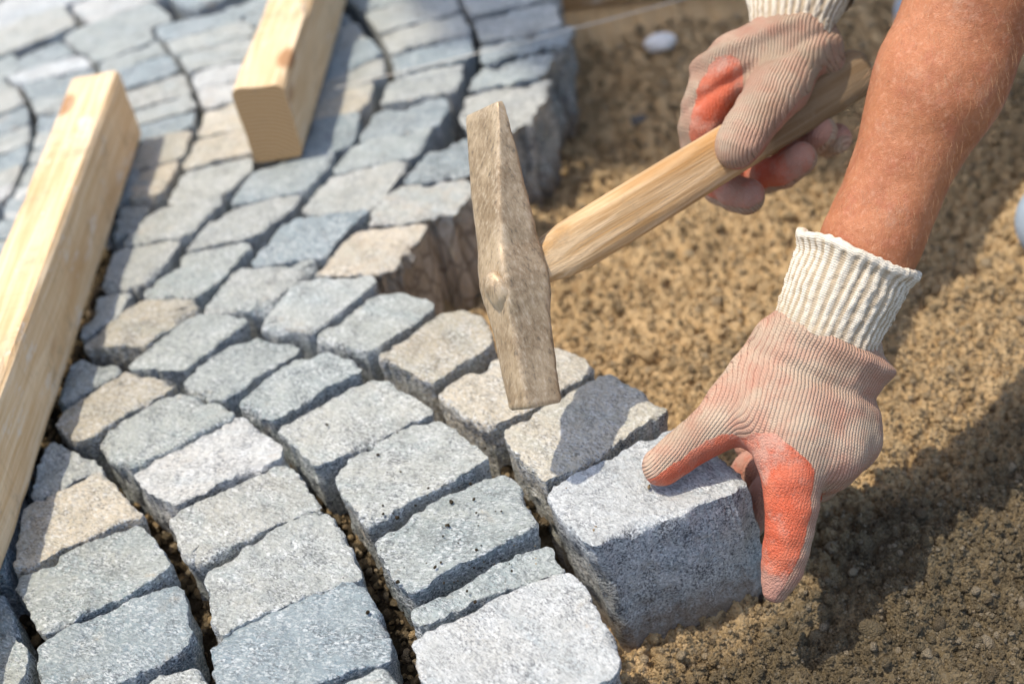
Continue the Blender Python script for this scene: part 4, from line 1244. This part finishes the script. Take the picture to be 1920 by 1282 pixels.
# ------------------------------------------------------------------ unseen canopy added for shade, crown shaped to darken only the far soil
shade_tree = bpy.data.objects.new('shade_tree', None); COL.objects.link(shade_tree); shade_tree.location = (1.35, 3.1, -0.09)
tag(shade_tree, 'unseen leafy canopy added to shade the soil behind the worker', 'shade_tree')
tloc = Vector((1.35, 3.1, -0.09))
def tpart(name, V, F, mat, smooth=True):
    o = obj(name, new_mesh(name, V, F, smooth), mat); o.parent = shade_tree; o.matrix_parent_inverse = Matrix.Translation(-tloc); return o
TC = np.array([-0.04, 2.06, 3.5]); TR = np.array([1.06, 1.06, 0.42])
trunk_path = [np.array([1.35, 3.1, -0.2]), np.array([1.33, 3.08, 0.8]), np.array([1.22, 3.0, 1.8]), np.array([0.75, 2.75, 2.8]), np.array([0.1, 2.45, 3.6])]
V, F = tube(trunk_path, [.16, .12, .10, .075, .03], 14)
bark = mat_plain('bark', (0.10, 0.075, 0.055), (0.19, 0.15, 0.115), 30, 0.9, 1.0)
tpart('trunk', V, F, bark)
for k in range(9):
    a0 = k * 2.39996; tgt = TC + TR * np.array([math.cos(a0) * .72, math.sin(a0) * .72, 0.25 * math.sin(k * 1.7)])
    st = trunk_path[2] + (trunk_path[4] - trunk_path[2]) * (0.25 + 0.07 * k)
    V, F = tube([st, st * .55 + tgt * .45 + np.array([0, 0, .08]), tgt], [.045, .028, .008], 8)
    tpart('limb', V, F, bark)
nl = 26000
q = rng.uniform(-1, 1, (nl * 3, 3))
q = q[(q[:, 0] ** 4 + q[:, 1] ** 4 + q[:, 2] ** 2 < 1 + 0.22 * noise(q, 3.0, 88, 2))][:nl]; nl = len(q)
C = TC + q * TR
Rm = rand_rot(nl); sz = rng.uniform(.030, .052, nl)
lf = np.array([(-1, 0, 0), (-.35, .48, .08), (.45, .42, .08), (1.1, 0, -.06), (.45, -.42, .08), (-.35, -.48, .08)])
V = (np.einsum('nij,kj->nki', Rm, lf) * sz[:, None, None] + C[:, None]).reshape(-1, 3)
F = (np.array([(0, 1, 2, 3), (0, 3, 4, 5)])[None] + (np.arange(nl) * 6)[:, None, None]).reshape(-1, 4)
t = NT('leaf'); Pn = t.n('NewGeometry').outputs['Position']
lm = t.done(t.mix(t.noise(Pn, 9, 2), (0.045, 0.085, 0.02), (0.09, 0.14, 0.035)), 0.6, None, 0.3)
tpart('crown', V, F, lm, False)

# fine hair on the bare forearm
Va = np.array([v.co for v in person.data.vertices]); ta = (Va - wL) @ armL
rad_ = np.linalg.norm(Va - wL - ta[:, None] * armL, axis=1)
cand = np.where((ta > 0.062) & (ta < 0.23) & (rad_ < 0.05))[0]
hv, hf = [], []
for k in range(1300):
    i = rnd.choice(list(cand)) if k == 0 else int(cand[rnd.randrange(len(cand))])
    p = Va[i] + np.array([rnd.uniform(-1, 1) for _ in range(3)]) * 0.004
    t_ = (p - wL) @ armL; c_ = wL + armL * t_; nrm_ = (p - c_) / np.linalg.norm(p - c_)
    r_ = float(np.interp(t_, ta[cand][np.argsort(ta[cand])], np.sort(rad_[cand]) * 0 + rad_[cand][np.argsort(ta[cand])]))
    p = c_ + nrm_ * (r_ - 0.0006)
    d_ = -armL * 0.7 + np.cross(armL, nrm_) * rnd.uniform(-0.2, 0.7) + nrm_ * rnd.uniform(0.25, 0.6); d_ /= np.linalg.norm(d_)
    L_ = rnd.uniform(0.005, 0.011)
    pts = [p, p + d_ * L_ * 0.5, p + d_ * L_ - nrm_ * L_ * 0.12]
    v_, f_ = tube(pts, [0.000045, 0.000035, 0.00001], 3)
    hf += [tuple(q + len(hv) for q in f) for f in f_]; hv += [tuple(q) for q in v_]
t = NT('arm_hair'); hm = t.done((0.56, 0.35, 0.19), 0.5, None, 0.5)
o = obj('arm_hair', new_mesh('arm_hair', hv, hf), hm); o.parent = person; o['kind'] = 'stuff'
